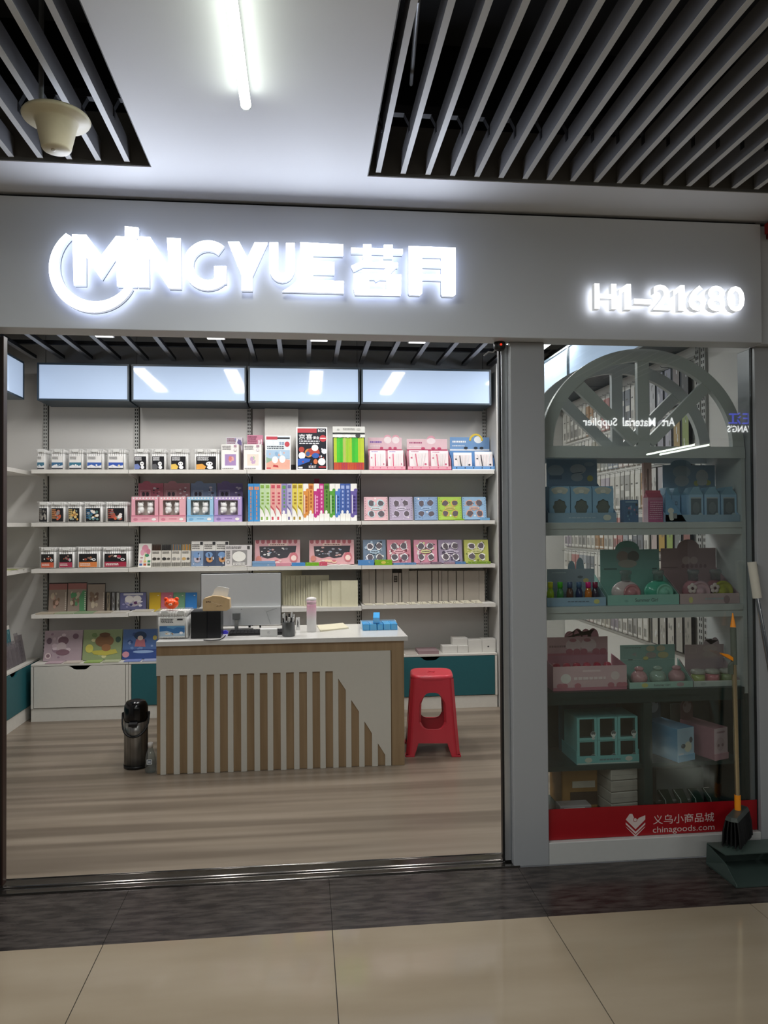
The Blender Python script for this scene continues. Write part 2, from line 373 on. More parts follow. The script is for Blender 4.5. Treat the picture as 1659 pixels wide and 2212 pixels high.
tube_lamp('white linear tube lamp on the corridor ceiling between the two slatted grilles',(-.176,1.55,CEIL-.0455),1.62,E_TUBE)
tube_lamp('white linear tube lamp on the corridor ceiling behind the camera',(-.176,-.9,CEIL-.0455),1.3,E_TUBE)
for i,x in enumerate((-3.9,4.9)): tube_lamp('white linear tube lamp on the corridor ceiling, outside the photograph to the '+('left','right')[i],(x,.5,CEIL-.0455),1.6,E_TUBE)  # bodies for the two added side lights
for i,x in enumerate((6.54,6.80)):
    tube_lamp(('nearer','farther')[i]+' of two bright tube lamps mirrored in the display window',(x,-6.35,2.80),1.8,10.0)
t=thing('panel_lamp','slim panel lamp in the shop ceiling beside the right wall light boxes','lamp',(1.80,5.4,2.848)); G().box(-.06,.06,-.42,.42,.003,.016,mat('#e6e6e6',.4)).build('frame',t); G().box(-.055,.055,-.405,.405,0,.0028,mat('#ffffff',.4,e=E_SHOP)).build('diffuser',t)  # body for the light added over the right wall packs
# shop lamps
for i,x in enumerate(SHOPX):
    t=thing('panel_lamp','slim panel lamp in the shop ceiling, '+('leftmost of the row','second from the left','third from the left','rightmost of the row')[i],'lamp',(x,4.95,2.848))
    G().box(-.065,.065,-.58,.58,.003,.016,mat('#e6e6e6',.4)).build('frame',t); G().box(-.058,.058,-.565,.565,0,.0028,mat('#ffffff',.4,e=E_SHOP)).build('diffuser',t)
t=thing('spot_lamp','small lit lamp under the fascia beside the red lamp camera','lamp',(at(1105,746,3.9).x,3.9,at(1105,744,3.9).z)); G().lathe([(.03,0),(.035,.004),(.035,.03)],mat('#e6e6e6',.4)).build('body',t); G().tube([(0,0,.03),(0,0,3.1195-t.location.z)],.006,BLACK,8).build('rod',t); G().lathe([(.027,-.002),(.027,-.0005)],mat('#ffffff',.4,e=5)).build('lens',t)
# ------------------------------------------------------------------ lit signs on the fascia
SFACE=mat('#e6eeff',.4,e=E_SIGN); SBACK=mat('#dfe8ff',.4,e=E_HALO); SSIDE=mat('#e6eeff',.4,e=.4); STRIM=mat('#6d727a',.35,.5)
YS0,YS1=3.092,3.122                       # letters stand 2 cm off the fascia
def zp(x,y): p=at(80+.2893*x,460+.2893*y,YS0); return (p.x,p.z)
def z2(x,y): p=at(540+.2893*x,480+.2893*y,YS0); return (p.x,p.z)
sign=thing('shop_sign','large white halo-lit shop name lettering with a crescent swoosh on the grey fascia','sign',(0,0,0))
def letter(nm,polys,parent=None):
    g=G()
    for k,p in enumerate(polys): g.prism(p,YS0+.0006*k,YS1-.0091,SFACE,SSIDE,SSIDE); g.prism(p,YS1-.009,YS1,STRIM,STRIM,SBACK)
    return g.build(nm,parent or sign)
def tf(pts,f): return [f(*p) for p in pts]
letter('letter',[tf([(262,158),(368,163),(480,315),(590,172),(685,178),(685,550),(598,547),(590,325),(480,495),(360,318),(360,540),(275,540)],zp)])
letter('letter',[tf([(655,98),(757,110),(757,180),(655,178)],zp),tf([(690,190),(742,190),(742,552),(690,550)],zp)])
letter('letter',[tf([(752,175),(845,180),(985,405),(970,185),(1072,190),(1075,565),(985,562),(832,330),(835,555),(752,552)],zp)])
letter('letter',[tf(stroke(arc(1275,390,148,-48,-318,22),76),zp), tf([(1322,395),(1415,395),(1415,525),(1340,540),(1322,470)],zp)])
letter('letter',[tf([(1425,215),(1510,215),(1570,335),(1625,219),(1722,222),(1608,475),(1608,580),(1528,578),(1527,465)],zp)])
letter('letter',[tf(stroke([(178,150),(178,345)]+[(240-62*math.cos(a*math.pi/10),345+70*math.sin(a*math.pi/10)) for a in range(1,10)]+[(302,345),(302,155)],64),z2)])
letter('letter',[tf([(375,150),(695,165),(695,250),(470,244),(470,290),(630,296),(630,388),(470,384),(470,430),(700,440),(700,530),(240,517),(300,480),(360,430),(375,380)],z2)])
letter('chinese_character',[tf(p,z2) for p in ([(755,190),(1140,200),(1140,240),(755,228)],[(845,165),(905,165),(905,262),(845,262)],[(1000,168),(1065,168),(1065,266),(1000,266)],
   stroke([(900,262),(850,305),(765,345)],44),[(850,292),(1105,300),(1105,336),(850,330)],stroke([(1085,310),(1030,365),(930,420)],48),
   [(775,380),(1130,388),(1130,428),(775,420)],[(775,420),(890,422),(890,500),(775,495)],[(1020,425),(1130,428),(1130,500),(1020,500)],[(775,492),(1130,500),(1125,545),(785,538)])])
letter('chinese_character',[tf(p,z2) for p in ([(1185,178),(1535,190),(1535,262),(1185,252)],[(1185,250),(1285,253),(1285,530),(1272,545),(1195,543),(1185,528)],[(1430,258),(1535,260),(1535,540),(1520,552),(1440,550),(1430,535)],
   [(1283,290),(1432,294),(1432,336),(1283,332)],[(1283,384),(1432,388),(1432,432),(1283,428)])])
o0=[(420+332*math.cos(R(a)),412+330*math.sin(R(a))) for a in range(232,26,-6)]; i0=[(437+275*math.cos(R(a)),388+272*math.sin(R(a))) for a in range(32,234,6)]
letter('swoosh',[tf(o0+i0,zp)])
usign=thing('unit_number_sign','smaller halo-lit unit number H1-21680 at the right end of the fascia','sign',(0,0,0))
UF=mat('#ffffff',.4,e=1.8); UB=mat('#f6f8ff',.4,e=3.4); US=mat('#d8dadc',.4,e=.32)
for ch,a,b in (('H',1284,1332),('1',1337,1365),('2',1411,1450),('1',1454,1481),('6',1487,1525),('8',1528,1567),('0',1570,1609)):
    dy=(a-1284)*.0195; g=G(); p=at(a,612+dy,YS0); q=at(b,668+dy,YS0)
    (g.prism([(p.x+(q.x-p.x)*u,q.z+(p.z-q.z)*v) for u,v in ((.42,0),(.95,0),(.95,1),(.62,1),(0,.78),(0,.56),(.42,.72))],YS0,YS1,UF,US,UB) if ch=='1' else textsolid(g,ch,p.x,q.x,q.z,p.z,YS0,YS1,UF,US,UB,.022)); g.build('letter' if ch=='H' else 'digit',usign)
p=at(1370,645,YS0); q=at(1407,657,YS0); G().prism([(p.x,p.z),(q.x,p.z-.002),(q.x,q.z-.002),(p.x,q.z)],YS0,YS1,UF,US,UB).build('dash',usign)
tag(G().box(2.06,2.2,3.05,3.145,2.79,2.835,mat('#8e1f1f',.5)).box(2.07,2.2,3.1,3.1499,2.77,2.79,mat('#5a1717',.5)).build('neighbour_sign'),'dark red end of a neighbouring sign at the right end of the fascia','sign')
# horn fixture in the left grille
c=at(122,290,2.42); z0=at(122,325,2.42).z
t=thing('horn_fixture','cream round horn-shaped ceiling fixture hanging under the left grille','ceiling fixture',(c.x,2.42,z0)); hm=mat('#d8cfb2',.45)
G().lathe([(.001,0),(.040,0),(.044,.006),(.062,.085),(.068,.092),(.098,.094),(.102,.101),(.098,.108),(.06,.116),(.001,.118)],hm,n=32).build('body',t)
G().lathe([(.001,-.004),(.006,-.003),(.007,.0)],mat('#e8e4d8',.3),c=(-.008,-.004,0),n=10).build('screw',t)
rx=-.655-.104*round((-.655-.052-c.x)/.104)-.052-c.x; G().tube([(rx,0,.117),(rx,0,.6)],.008,mat('#8a8c8e',.4,.5)).build('rod',t)
tag(G().tube([tuple(at(903,0,2.0)+Vector((0,0,.0))),tuple(at(888,182,2.7))],.007,mat('#c6c8ca',.35,.5)).build('conduit'),'thin pale conduit pipe above the first slats of the right grille','pipe')
# lamp camera with a red light under the fascia
p=at(1079,747,3.235); t=thing('security_camera','small dark camera with a red light under the fascia beside the door jamb','camera',tuple(p))
G().box(-.012,.012,-.012,.012,.012,2.3025-p.z+.0,BLACK).build('bracket',t); G().lathe([(.02,-.02),(.026,-.01),(.026,.012),(.018,.02)],BLACK).build('body',t); G().ball((0,-.026,0),.0055,mat('#e03018',.3,e=.7)).build('indicator_light',t)
cb=[(0,0,0),(-.03,0,-.03),(-.05,0,-.028),(-.07,0,-.045)]
G().tube(cb,.0035,mat('#9a9a9c',.4)).build('cable',t)

# ------------------------------------------------------------------ light boxes
LBF=mat('#33424e',.4); 
def lbmat(hexc,e):
    M=mat(hexc,.06,e=e,n=.02,s=2); return M
LBP=lbmat('#adbfd8',E_BOX)
def lightbox(label,w,loc,rz,d=.33):
    t=thing('light_box',label,'light box',loc,rz,group='light boxes over the shelves'); h=.292
    g=G(); f=.014
    g.box(0,w,0,d,0,f,LBF); g.box(0,w,0,d,h-f,h,LBF); g.box(0,f,0,d,f,h-f,LBF); g.box(w-f,w,0,d,f,h-f,LBF); g.box(f,w-f,d-.02,d,f,h-f,LBF); g.build('housing',t)
    G().box(f,w-f,.006,.012,f,h-f,LBP).build('lit_panel',t); return t
for (a,b),nm in zip(((80,279),(284,532),(536,777),(780,1061)),('leftmost on the back wall','second from the left on the back wall','third from the left on the back wall','rightmost on the back wall')):
    x0,x1=at(a,820,SF).x,at(b,820,SF).x
    lightbox('wide blue-white light box in a dark frame, '+nm,x1-x0,(x0,SF,2.476),0)
lightbox('blue-white light box on the left wall, cut by the door edge',1.25,(-2.14,4.77,2.476),R(90))
lightbox('blue-white light box on the right wall, at the far end behind the arch',.86,(1.87,6.02,2.476),R(-90),.275)
lightbox('blue-white light box on the right wall, nearer one behind the arch',1.25,(1.87,5.15,2.476),R(-90),.275)

# ------------------------------------------------------------------ slotted uprights
slot=mat('#17181a',.7); upm=mat('#bcbcb8',.45)
def upright(x,label,z0=.46,z1=2.78):
    g=G(); g.box(x-.017,x+.017,WB-.012,WB-.0005,z0,z1,upm); g.box(x+.019,x+.027,WB-.004,WB-.0005,z0,z1,mat('#46443f',.7)); z=z0+.02  # narrow dark strip paints the seam shadow beside the upright
    while z<z1-.03:
        for dx in (-.008,.008): g.box(x+dx-.0035,x+dx+.0035,WB-.0128,WB-.0122,z,z+.016,slot)
        z+=.029
    tag(g.build('shelf_upright'),label,'shelf upright','slotted uprights on the back wall')
for x,l in ((-2.10,'slotted wall upright at the left end of the back wall'),(-1.376,'slotted wall upright between the first and second bays'),(-.457,'slotted wall upright between the second and third bays'),(.455,'slotted wall upright between the third and fourth bays'),(1.556,'slotted wall upright at the right end of the back wall')): upright(x,l)
# ------------------------------------------------------------------ shelves of the back wall
SHM=mat('#dedbd4',.45)
BX=[-2.092,-1.365,-.452,.457,1.558]; ZR=[1.94,1.529,1.171]; Z4=[.822,.829,.838,.849]
def bracket(x,L,parent,th=.004):
    pts=[(WB-.013-0,-.031),(WB-.013,-.115),(WB-.04,-.11),(WB-.06,-.085),(WB-.075,-.058),(SF+.03,-.036),(SF+.03,-.031)]
    G().prismx(pts,x,x+th,SHM).build('bracket',parent)
bn=('leftmost','second','third','rightmost'); rn=('top','second','third','lowest')
for r in range(4):
    for b in range(4):
        z=ZR[r] if r<3 else Z4[b]; x0,x1=BX[b]+.0015,BX[b+1]-.0015
        t=thing('wall_shelf',f'white metal shelf, {rn[r]} row of the {bn[b]} bay on the back wall','shelf',(0,0,z),group='white shelves on the back wall')
        g=G(); g.box(x0,x1,SF,WB-.014,-.004,0,SHM); g.box(x0,x1,SF,SF+.004,-.03,-.0041,SHM); g.box(x0,x1,WB-.018,WB-.014,-.03,-.0041,SHM); g.box(x0,x0+.003,SF+.0041,WB-.0181,-.03,-.0041,SHM); g.box(x1-.003,x1,SF+.0041,WB-.0181,-.03,-.0041,SHM); g.build('board',t)
        bracket(x0+.004,0,t); bracket(x1-.008,0,t)
# shelves of the left wall
for r,z in enumerate(ZR):
    t=thing('wall_shelf',f'white shelf on the left wall, {rn[r]} one, its end meeting the back wall shelves','shelf',(0,0,z),group='white shelves on the left wall')
    G().box(WL+.001,-2.165,3.7,6.36,-.03,0,SHM).build('board',t)
    g=G(); g.prismx([(0,0),(1,0),(1,1)],0,1,SHM); g=G().prism([(WL+.001,-.031),(WL+.001,-.115),(WL+.05,-.1),(-2.24,-.031)],5.2,5.204,SHM); g.build('bracket',t)
# ------------------------------------------------------------------ drawer cabinets
CABW=mat('#d9d6ce',.45); CABT=mat('#245f66',.45)
def cabinet(label,x0,x1,front,sw=False):
    """front faces -y, local x along the front"""
    w=x1-x0; t=thing('drawer_cabinet',label,'cabinet',(x0,SF,0),group='drawer cabinets along the back wall')
    zt=.44; d=WB-SF-.002; e=.018; g=G()
    g.box(0,w,.012,d,zt-e,zt,CABW); g.box(0,w,0,.0119,zt-.014,zt,CABW); g.box(0,e,0,d,.1,zt-e-.0001,CABW); g.box(w-e,w,0,d,.1,zt-e-.0001,CABW); g.box(e,w-e,.02,d,.1,.115,CABW); g.box(e,w-e,d-.01,d,.115,zt-e,mat('#2a2a2a',.7)); g.build('carcass',t)
    G().box(0,w,.006,d,.0005,.0995,CABW).build('plinth',t)
    a,b=e+.004,w-e-.004; c=w/2; zz=zt-.0175
    dr=G().prism([(a,.106),(b,.106),(b,zz),(c+.088,zz),(c+.07,zz-.008),(c+.05,zz-.026),(c+.03,zz-.032),(c-.03,zz-.032),(c-.05,zz-.026),(c-.07,zz-.008),(c-.088,zz),(a,zz)],-.001,.017,front).build('drawer_front',t)
    return t
cabinet('white drawer cabinet with a notched pull, at the left end of the back wall',-2.092,-1.367,CABW)
cabinet('teal drawer cabinet half hidden behind the counter and the vacuum flask',-1.364,-.454,CABT)
cabinet('teal drawer cabinet hidden behind the middle of the counter',-.451,.456,CABT)
cabinet('wide teal drawer cabinet behind the red stool',.459,1.566,CABT)
t=cabinet('teal drawer cabinet along the left wall beside the door edge',-2.0,-.9,CABT); t.location=(-2.135,5.262,0); t.rotation_euler=(0,0,R(90)); t['group']='drawer cabinets along the left wall'
t2=cabinet('teal drawer cabinet nearer the door on the left wall',-2.0,-.9,CABT); t2.location=(-2.135,4.155,0); t2.rotation_euler=(0,0,R(90)); t2['group']='drawer cabinets along the left wall'
# white foam board leaning above the shelf
x0,x1,_=span(572,644,877,993,6.3); zb=ZR[0]+.0005; zt=at(608,878,6.33).z
t=thing('foam_board','blank white board leaning against the back wall behind the boxed sets','board',((x0+x1)/2,6.26,zb),lean=R(5)); G().box(-(x1-x0)/2,(x1-x0)/2,0,.005,.06,zt-zb-.02,mat('#dcdad4',.5)).build('sheet',t); G().box(-.11,.11,.0052,.03,.004,.08,mat('#3b3a3a',.6)).build('foot',t)
# ================================================================== merchandise on the back wall shelves
MARK=mat('#f8f7f4',.4); CAPM=mat('#9d9c98',.5)
def marker_case(p0,p1,pt,z0,label,card,yf=6.10,depth=.12,cap=.14,big=False,group='clear cases of white markers'):
    x0,x1,zt=span(p0,p1,pt,pt+44,yf); x0+=.0022; x1-=.0022; w=x1-x0; h=zt-z0; cx=(x0+x1)/2
    t=thing('marker_case',label,'marker set',(cx,yf,z0+.0006),group=group); a=w/2
    n=max(4,int(w/.0165)); rr=(w-.012)/n/2*.9; g=G()
    for row in range(max(2,int(depth/.02))):
        for k in range(n):
            g.lathe([(rr,.004),(rr,h*.76)],MARK,c=(-a+.006+(k+.5)*(w-.012)/n,.012+row*.02,0),n=7)
            g.lathe([(rr*1.06,h*.775),(rr*1.06,h*.94),(rr*.7,h*.955)],MARK,c=(-a+.006+(k+.5)*(w-.012)/n,.012+row*.02,0),n=7)
            if row==0: g.lathe([(rr*.85,h*.76),(rr*.85,h*.775)],CAPM,c=(-a+.006+(k+.5)*(w-.012)/n,.012,0),n=7)
    g.build('markers',t)
    def shell(a,y0,y1,z0,z1,top):
        g=G(); q=[(-a,y0,z0),(a,y0,z0),(a,y1,z0),(-a,y1,z0),(-a,y0,z1),(a,y0,z1),(a,y1,z1),(-a,y1,z1)]
        return g.poly(q,[(0,1,5,4),(1,2,6,5),(2,3,7,6),(3,0,4,7)]+([(4,5,6,7)] if top else [(3,2,1,0)]),CLEARW)
    shell(a,0,depth,.0005,h*.90,False).build('case',t); lid=shell(a+.003,-.003,depth+.003,h*.905,h,True).build('lid',t)
    G().box(-a-.0035,a+.0035,-.0045,-.0031,h*.955,h*.975,mat('#dededb',.3)).build('lid_rim',lid)
    c=G(); m=.022 if w<.16 else .02
    for cx_ in ((0,) if w<.19 else (-a*.5,a*.5)):
        c.prism([(cx_-m,h*.84),(cx_+m,h*.84),(cx_+m*1.1,h*.93),(cx_+m*.6,h*.97),(cx_-m*.6,h*.97),(cx_-m*1.1,h*.93)],-.008,-.0032,mat('#e4e4e0',.3))
    c.build('clip',lid)
    art(t,'label_card',-a+w*cap*.7,a-w*cap*1.1,h*.05,h*card[0],-.0006,card[1])
    return t
def c_white(top,mid,sd): return (.66,[('r',0,0,1,1,'#eceae4'),('r',0,.08,1,.5,top),('p',[(0,.08),(1,.08),(1,.3),(.6,.2),(.3,.34),(0,.22)],'#e8e8ea'),('r',0,0,1,.09,'#3b3f46')]+lines(.05,.6,.72,.95,3,'#777777',sd)+blobs(.1,.9,.12,.4,4,['#f2f2f2',mid,'#cfd6dc'],sd,.1))
def c_dark(acc,sd): return (.64,[('r',0,0,1,1,'#17171c')]+lines(.06,.62,.66,.95,4,'#e8e8e8',sd)+[('p',[(.0,.0),(.42,.0),(.5,.2),(.3,.42),(0,.36)],acc),('e',.66,.42,.17,.17,'#f0f0f0'),('e',.6,.43,.03,.05,'#202020'),('e',.73,.43,.03,.05,'#202020'),('e',.7,.14,.16,.13,'#e6e6ea')])
def c_multi(cols,sd): return (.68,[('r',0,0,1,1,'#15161b'),('r',0,0,.05,1,'#8d8478')]+blobs(.08,.97,.05,.95,16,cols,sd,.17)+lines(.08,.4,.2,.95,5,cols[-1],sd))
def c_band(bandc,sd): return (.66,[('r',0,0,1,1,'#1a1718'),('r',0,0,1,.38,bandc)]+lines(.06,.65,.1,.3,2,'#f4e9e2',sd)+blobs(.1,.9,.45,.95,7,['#e9e2da','#8b6d5c',bandc,'#b4472f'],sd,.12)+[('e',.84,.55,.1,.1,'#f6f6f6'),('e',.84,.55,.05,.05,'#222222')])
r1,r2,r3=ZR
marker_case(78,99,969,r1,'narrow clear marker case with white and teal card, leftmost on the top shelf',c_white('#2f6f8e','#9ab8c8',1))
marker_case(98,111,973,r1,'clear marker case with navy card, peeping out behind the leftmost two of the top shelf',c_white('#2b3f66','#5a6b90',2),yf=6.238,depth=.11)
marker_case(108,141,969,r1,'clear marker case with white and blue card, third from left on top shelf',c_white('#2f6a9a','#9ab8c8',3))
marker_case(146,181,969,r1,'clear marker case with white and teal-blue card, fourth from left on top shelf',c_white('#2e7898','#9ab8c8',4))
marker_case(184,226,969,r1,'wide clear marker case with royal blue card, left of the two widest on top shelf',c_white('#2f5fc0','#d8dce2',5))
marker_case(230,273,969,r1,'wide clear marker case with royal blue card, right of the two widest on top shelf',c_white('#3058c4','#e6d9a0',6))
marker_case(287,321,969,r1,'clear marker case with black card and white round figure beside the second upright',c_dark('#6d7fc0',7))
marker_case(325,360,969,r1,'clear marker case with all black and white card, second of the black-card cases',c_dark('#5a5a5e',8))
marker_case(365,408,969,r1,'clear marker case with black card and yellow corner, third of the black-card cases',c_dark('#e5b93f',9))
marker_case(418,476,969,r1,'widest black-card clear marker case with orange planet shape, on the top shelf',c_dark('#e59a33',10))
COM=['#d8572f','#e7b04a','#5e8f84','#b7483c','#9fb8c0','#f0e6d8','#2f6f9f']
marker_case(81,106,1083,r2,'clear marker case with grey scribbled card, leftmost on the second shelf',c_multi(['#77736d','#a39c92','#4a4844','#8a857c'],11))
marker_case(107,142,1083,r2,'clear marker case with orange-red patterned card on the second shelf',c_multi(['#d8572f','#c9765a','#8e8a8a','#e7904a'],12))
marker_case(143.5,177,1083,r2,'clear marker case with ochre patterned card on the second shelf',c_multi(['#d99a3a','#b5763a','#8aa09a','#e8c26a'],13))
marker_case(179.5,223,1083,r2,'clear marker case with black card and red and green shapes on the second shelf',c_multi(COM,14))
marker_case(226,277,1083,r2,'widest clear marker case on the second shelf, black card with blue and red shapes',c_multi(['#d83f2f','#2f7fb8','#e0572f','#f0e6e0','#7b9f94','#c0503c'],15))
marker_case(85,122,1181,r3,'clear marker case with brown photo card and orange band, leftmost on the third shelf',c_band('#d8502c',16),depth=.15)
marker_case(124,162,1181,r3,'clear marker case with crimson band, second on the third shelf',c_band('#b52a4a',17),depth=.15)
marker_case(165,218,1180,r3,'wide clear marker case with orange band, third on the third shelf',c_band('#e0762c',18),depth=.15)
marker_case(219,283,1180,r3,'widest clear marker case with dark red band, on the third shelf',c_band('#b01f3c',19),depth=.15)

def carton(nm,label,cat,p0,p1,pt,pb,z0,yf,depth,side,shapes,lean=0,group=None,bevel=0,rz=0):
    x0,x1,zt=span(p0,p1,pt,pb,yf); a=(x1-x0)/2; h=zt-z0
    t=thing(nm,label,cat,((x0+x1)/2,yf,z0+.0008+depth*math.sin(lean)),rz,lean,group)
    G().box(-a,a,0,depth,0,h/math.cos(lean),side if not isinstance(side,str) else mat(side,.4)).build('carton' if depth>.012 else 'sheet',t,bevel)
    if shapes: art(t,'printed_front',-a,a,0,h/math.cos(lean),0,shapes)
    return t
UN=lambda c1,c2,sd:[('r',0,0,1,1,'#efece6'),('r',.2,.18,.84,.62,c1)]+blobs(.25,.8,.2,.6,6,[c2,'#f4f2ee','#e9a7a0','#c9a0c8'],sd,.13)+lines(.06,.55,.78,.96,3,'#8a8486',sd)+[('e',.8,.78,.08,.055,'#c9a3b6'),('e',.8,.78,.06,.04,'#efece6'),('r',.72,.89,.88,.97,'#b78aa0')]+lines(.06,.7,.04,.1,1,'#8a8486',sd+1)
carton('craft_box','white and lilac print box standing behind the purple-fronted white craft box','box',489,524,945,1000,r1,6.23,.07,'#b9b4c0',[('r',0,0,1,1,'#cfc8d2')]+lines(.05,.6,.8,.98,4,'#8d4a68',31)+blobs(.5,1,.7,1,8,['#6d5c9a','#8f86b8','#e8e4ee'],31,.12))
carton('craft_box','pink box standing behind the right white craft box on the top shelf','box',534,568,940,1000,r1,6.23,.07,'#c96f8e',[('r',0,0,1,1,'#d77d9c')]+lines(.05,.6,.75,.98,4,'#8f3a5c',32)+blobs(.65,1,.5,1,7,['#f2d7df','#ffffff'],32,.12))
carton('craft_box','white craft box with purple and coral picture, left of the two at the third upright','box',478,516,960,1013,r1,6.09,.09,'#d7d3cd',UN('#a986c2','#e07a72',33),rz=-.12)
carton('craft_box','white craft box with cream and pastel picture, right of the two at the third upright','box',526,565,960,1013,r1,6.09,.09,'#d7d3cd',UN('#e9d9c8','#a8cf9a',34),rz=-.1)
def poster(bg,fg,sd,cols):
    return [('r',0,0,1,1,'#f2f0ee'),('r',.04,.03,.965,.97,bg)]
carton('boxed_set','white framed box with pale street scene and red header on the top shelf','box',573,628,941,1013,r1,6.09,.07,'#dedcd8',poster('#cfe0ec',0,0,0)+[('r',.04,.88,.48,.97,'#d23a4a'),('r',.48,.9,.965,.95,'#3d3d40'),('r',.04,.58,.965,.88,'#dde6ea'),('t','\u60ca\u559c',.08,.73,.53,.85,'#f8f8f8'),('t','\u76f2\u76d2',.55,.73,.75,.82,'#3a6fae'),('e',.86,.75,.1,.075,'#d8414c')]+lines(.08,.75,.6,.71,2,'#4a5560',3)+[('r',.04,.34,.965,.58,'#a7c8e4'),('p',[(.04,.03),(.965,.03),(.965,.3),(.6,.34),(.04,.24)],'#e9a48c'),('p',[(.04,.2),(.3,.3),(.04,.38)],'#8fb598'),('e',.38,.3,.12,.1,'#f2efe9'),('e',.67,.32,.12,.11,'#f2efe9'),('p',[(.3,.1),(.52,.08),(.5,.14),(.32,.16)],'#cc3a3c'),('r',.06,.04,.22,.08,'#d34a50')]+blobs(.06,.95,.36,.56,6,['#86b4dc','#c8def0','#f0b098'],3,.08))
carton('boxed_set','tall white framed box with dark space scene and red header on the top shelf','box',640,707,923,1013,r1,6.085,.08,'#e2e0de',poster('#1a1d2a',0,0,0)+[('r',.04,.87,.66,.97,'#d0303c'),('t','BOX',.7,.89,.93,.95,'#f4f4f8'),('t','\u4eac\u559c',.08,.71,.52,.84,'#f6f6f6'),('t','\u9b54\u76d2',.54,.72,.74,.79,'#f6f6f6'),('e',.86,.74,.11,.08,'#d8303c'),('r',.77,.73,.95,.755,'#f4d8d8')]+lines(.1,.75,.6,.7,2,'#e8e8ee',5)+[('e',.17,.48,.09,.065,'#c33d33'),('e',.4,.4,.13,.1,'#e08a34'),('e',.55,.43,.2,.09,'#c8402f'),('e',.37,.38,.07,.055,'#3c5fa0'),('e',.62,.34,.12,.06,'#2f62c4'),('e',.6,.52,.11,.075,'#f4f1ec'),('e',.18,.34,.11,.08,'#f4f1ec'),('p',[(.05,.1),(.42,.2),(.46,.26),(.25,.28),(.05,.26)],'#2a5fcc'),('e',.62,.2,.07,.06,'#e2703a'),('e',.82,.2,.12,.085,'#f4f1ec'),('e',.9,.44,.09,.06,'#e4e6ee'),('r',.72,.06,.95,.09,'#c43038'),('t','ROBOT',.4,.05,.64,.11,'#f4f4f4'),('r',.06,.04,.2,.08,'#dfe4ee')]+blobs(.08,.92,.08,.56,10,['#3a6fd0','#e8e8f0','#d04838'],6,.035))
# hanging bag of neon strips
x0,x1,zt=span(719,789,921,1012,6.09); a=(x1-x0)/2; h=zt-r1
t=thing('neon_strip_pack','clear bag of neon green and yellow strips with orange ends on the top shelf','craft pack',((x0+x1)/2,6.09,r1+.0025),lean=R(4)); g=G()
cs=['#d8ea20','#52e024','#3fd41c','#dcdc70','#bce628','#cfe622','#3ed424','#4ae028','#d8e61a','#e4ec2c']
for k in range(30):
    xx=-a+.008+(2*a-.016)*k/30; w=(2*a-.016)/30; c=cs[(k//3)%10]
    g.box(xx,xx+w*.92,.006+.004*(k%2),.010+.004*(k%2),h*.18,h*(.74+.02*(k%3)),mat(c,.35))
    g.box(xx,xx+w*.92,.006+.004*(k%2),.010+.004*(k%2),.006,h*.178,mat(['#e2401c','#d83a1a','#e05a20','#c82c50','#df4a1c'][(k*7//3)%5],.4))
g.build('strips',t); G().box(-a,a,.016,.018,0,h*.86,mat('#20303a',.5)).build('backing_sheet',t); G().poly([(-a,.001,.0005),(a,.001,.0005),(a,.001,h*.86),(-a,.001,h*.86)],[(0,1,2,3)],clearmat('#f6faf6',.08,body=.03)).build('clear_bag',t)
G().box(-a,a,.0,.018,h*.8605,h,mat('#dcdcd6',.45)).build('header_card',t); art(t,'header_print',-a,a,h*.74,h,-.0005,[('r',0,.05,1,.3,'#e0e2da'),('e',.22,.2,.08,.18,'#f2f0ea'),('e',.47,.2,.08,.18,'#f2f0ea'),('e',.78,.2,.08,.18,'#2f3436'),('r',.02,.3,.98,.42,'#12181a')]+lines(.32,.68,.66,.86,2,'#85857f',8)+[('e',.17,.72,.04,.08,'#a9a9a2'),('e',.8,.75,.06,.12,'#b8b8b0')])
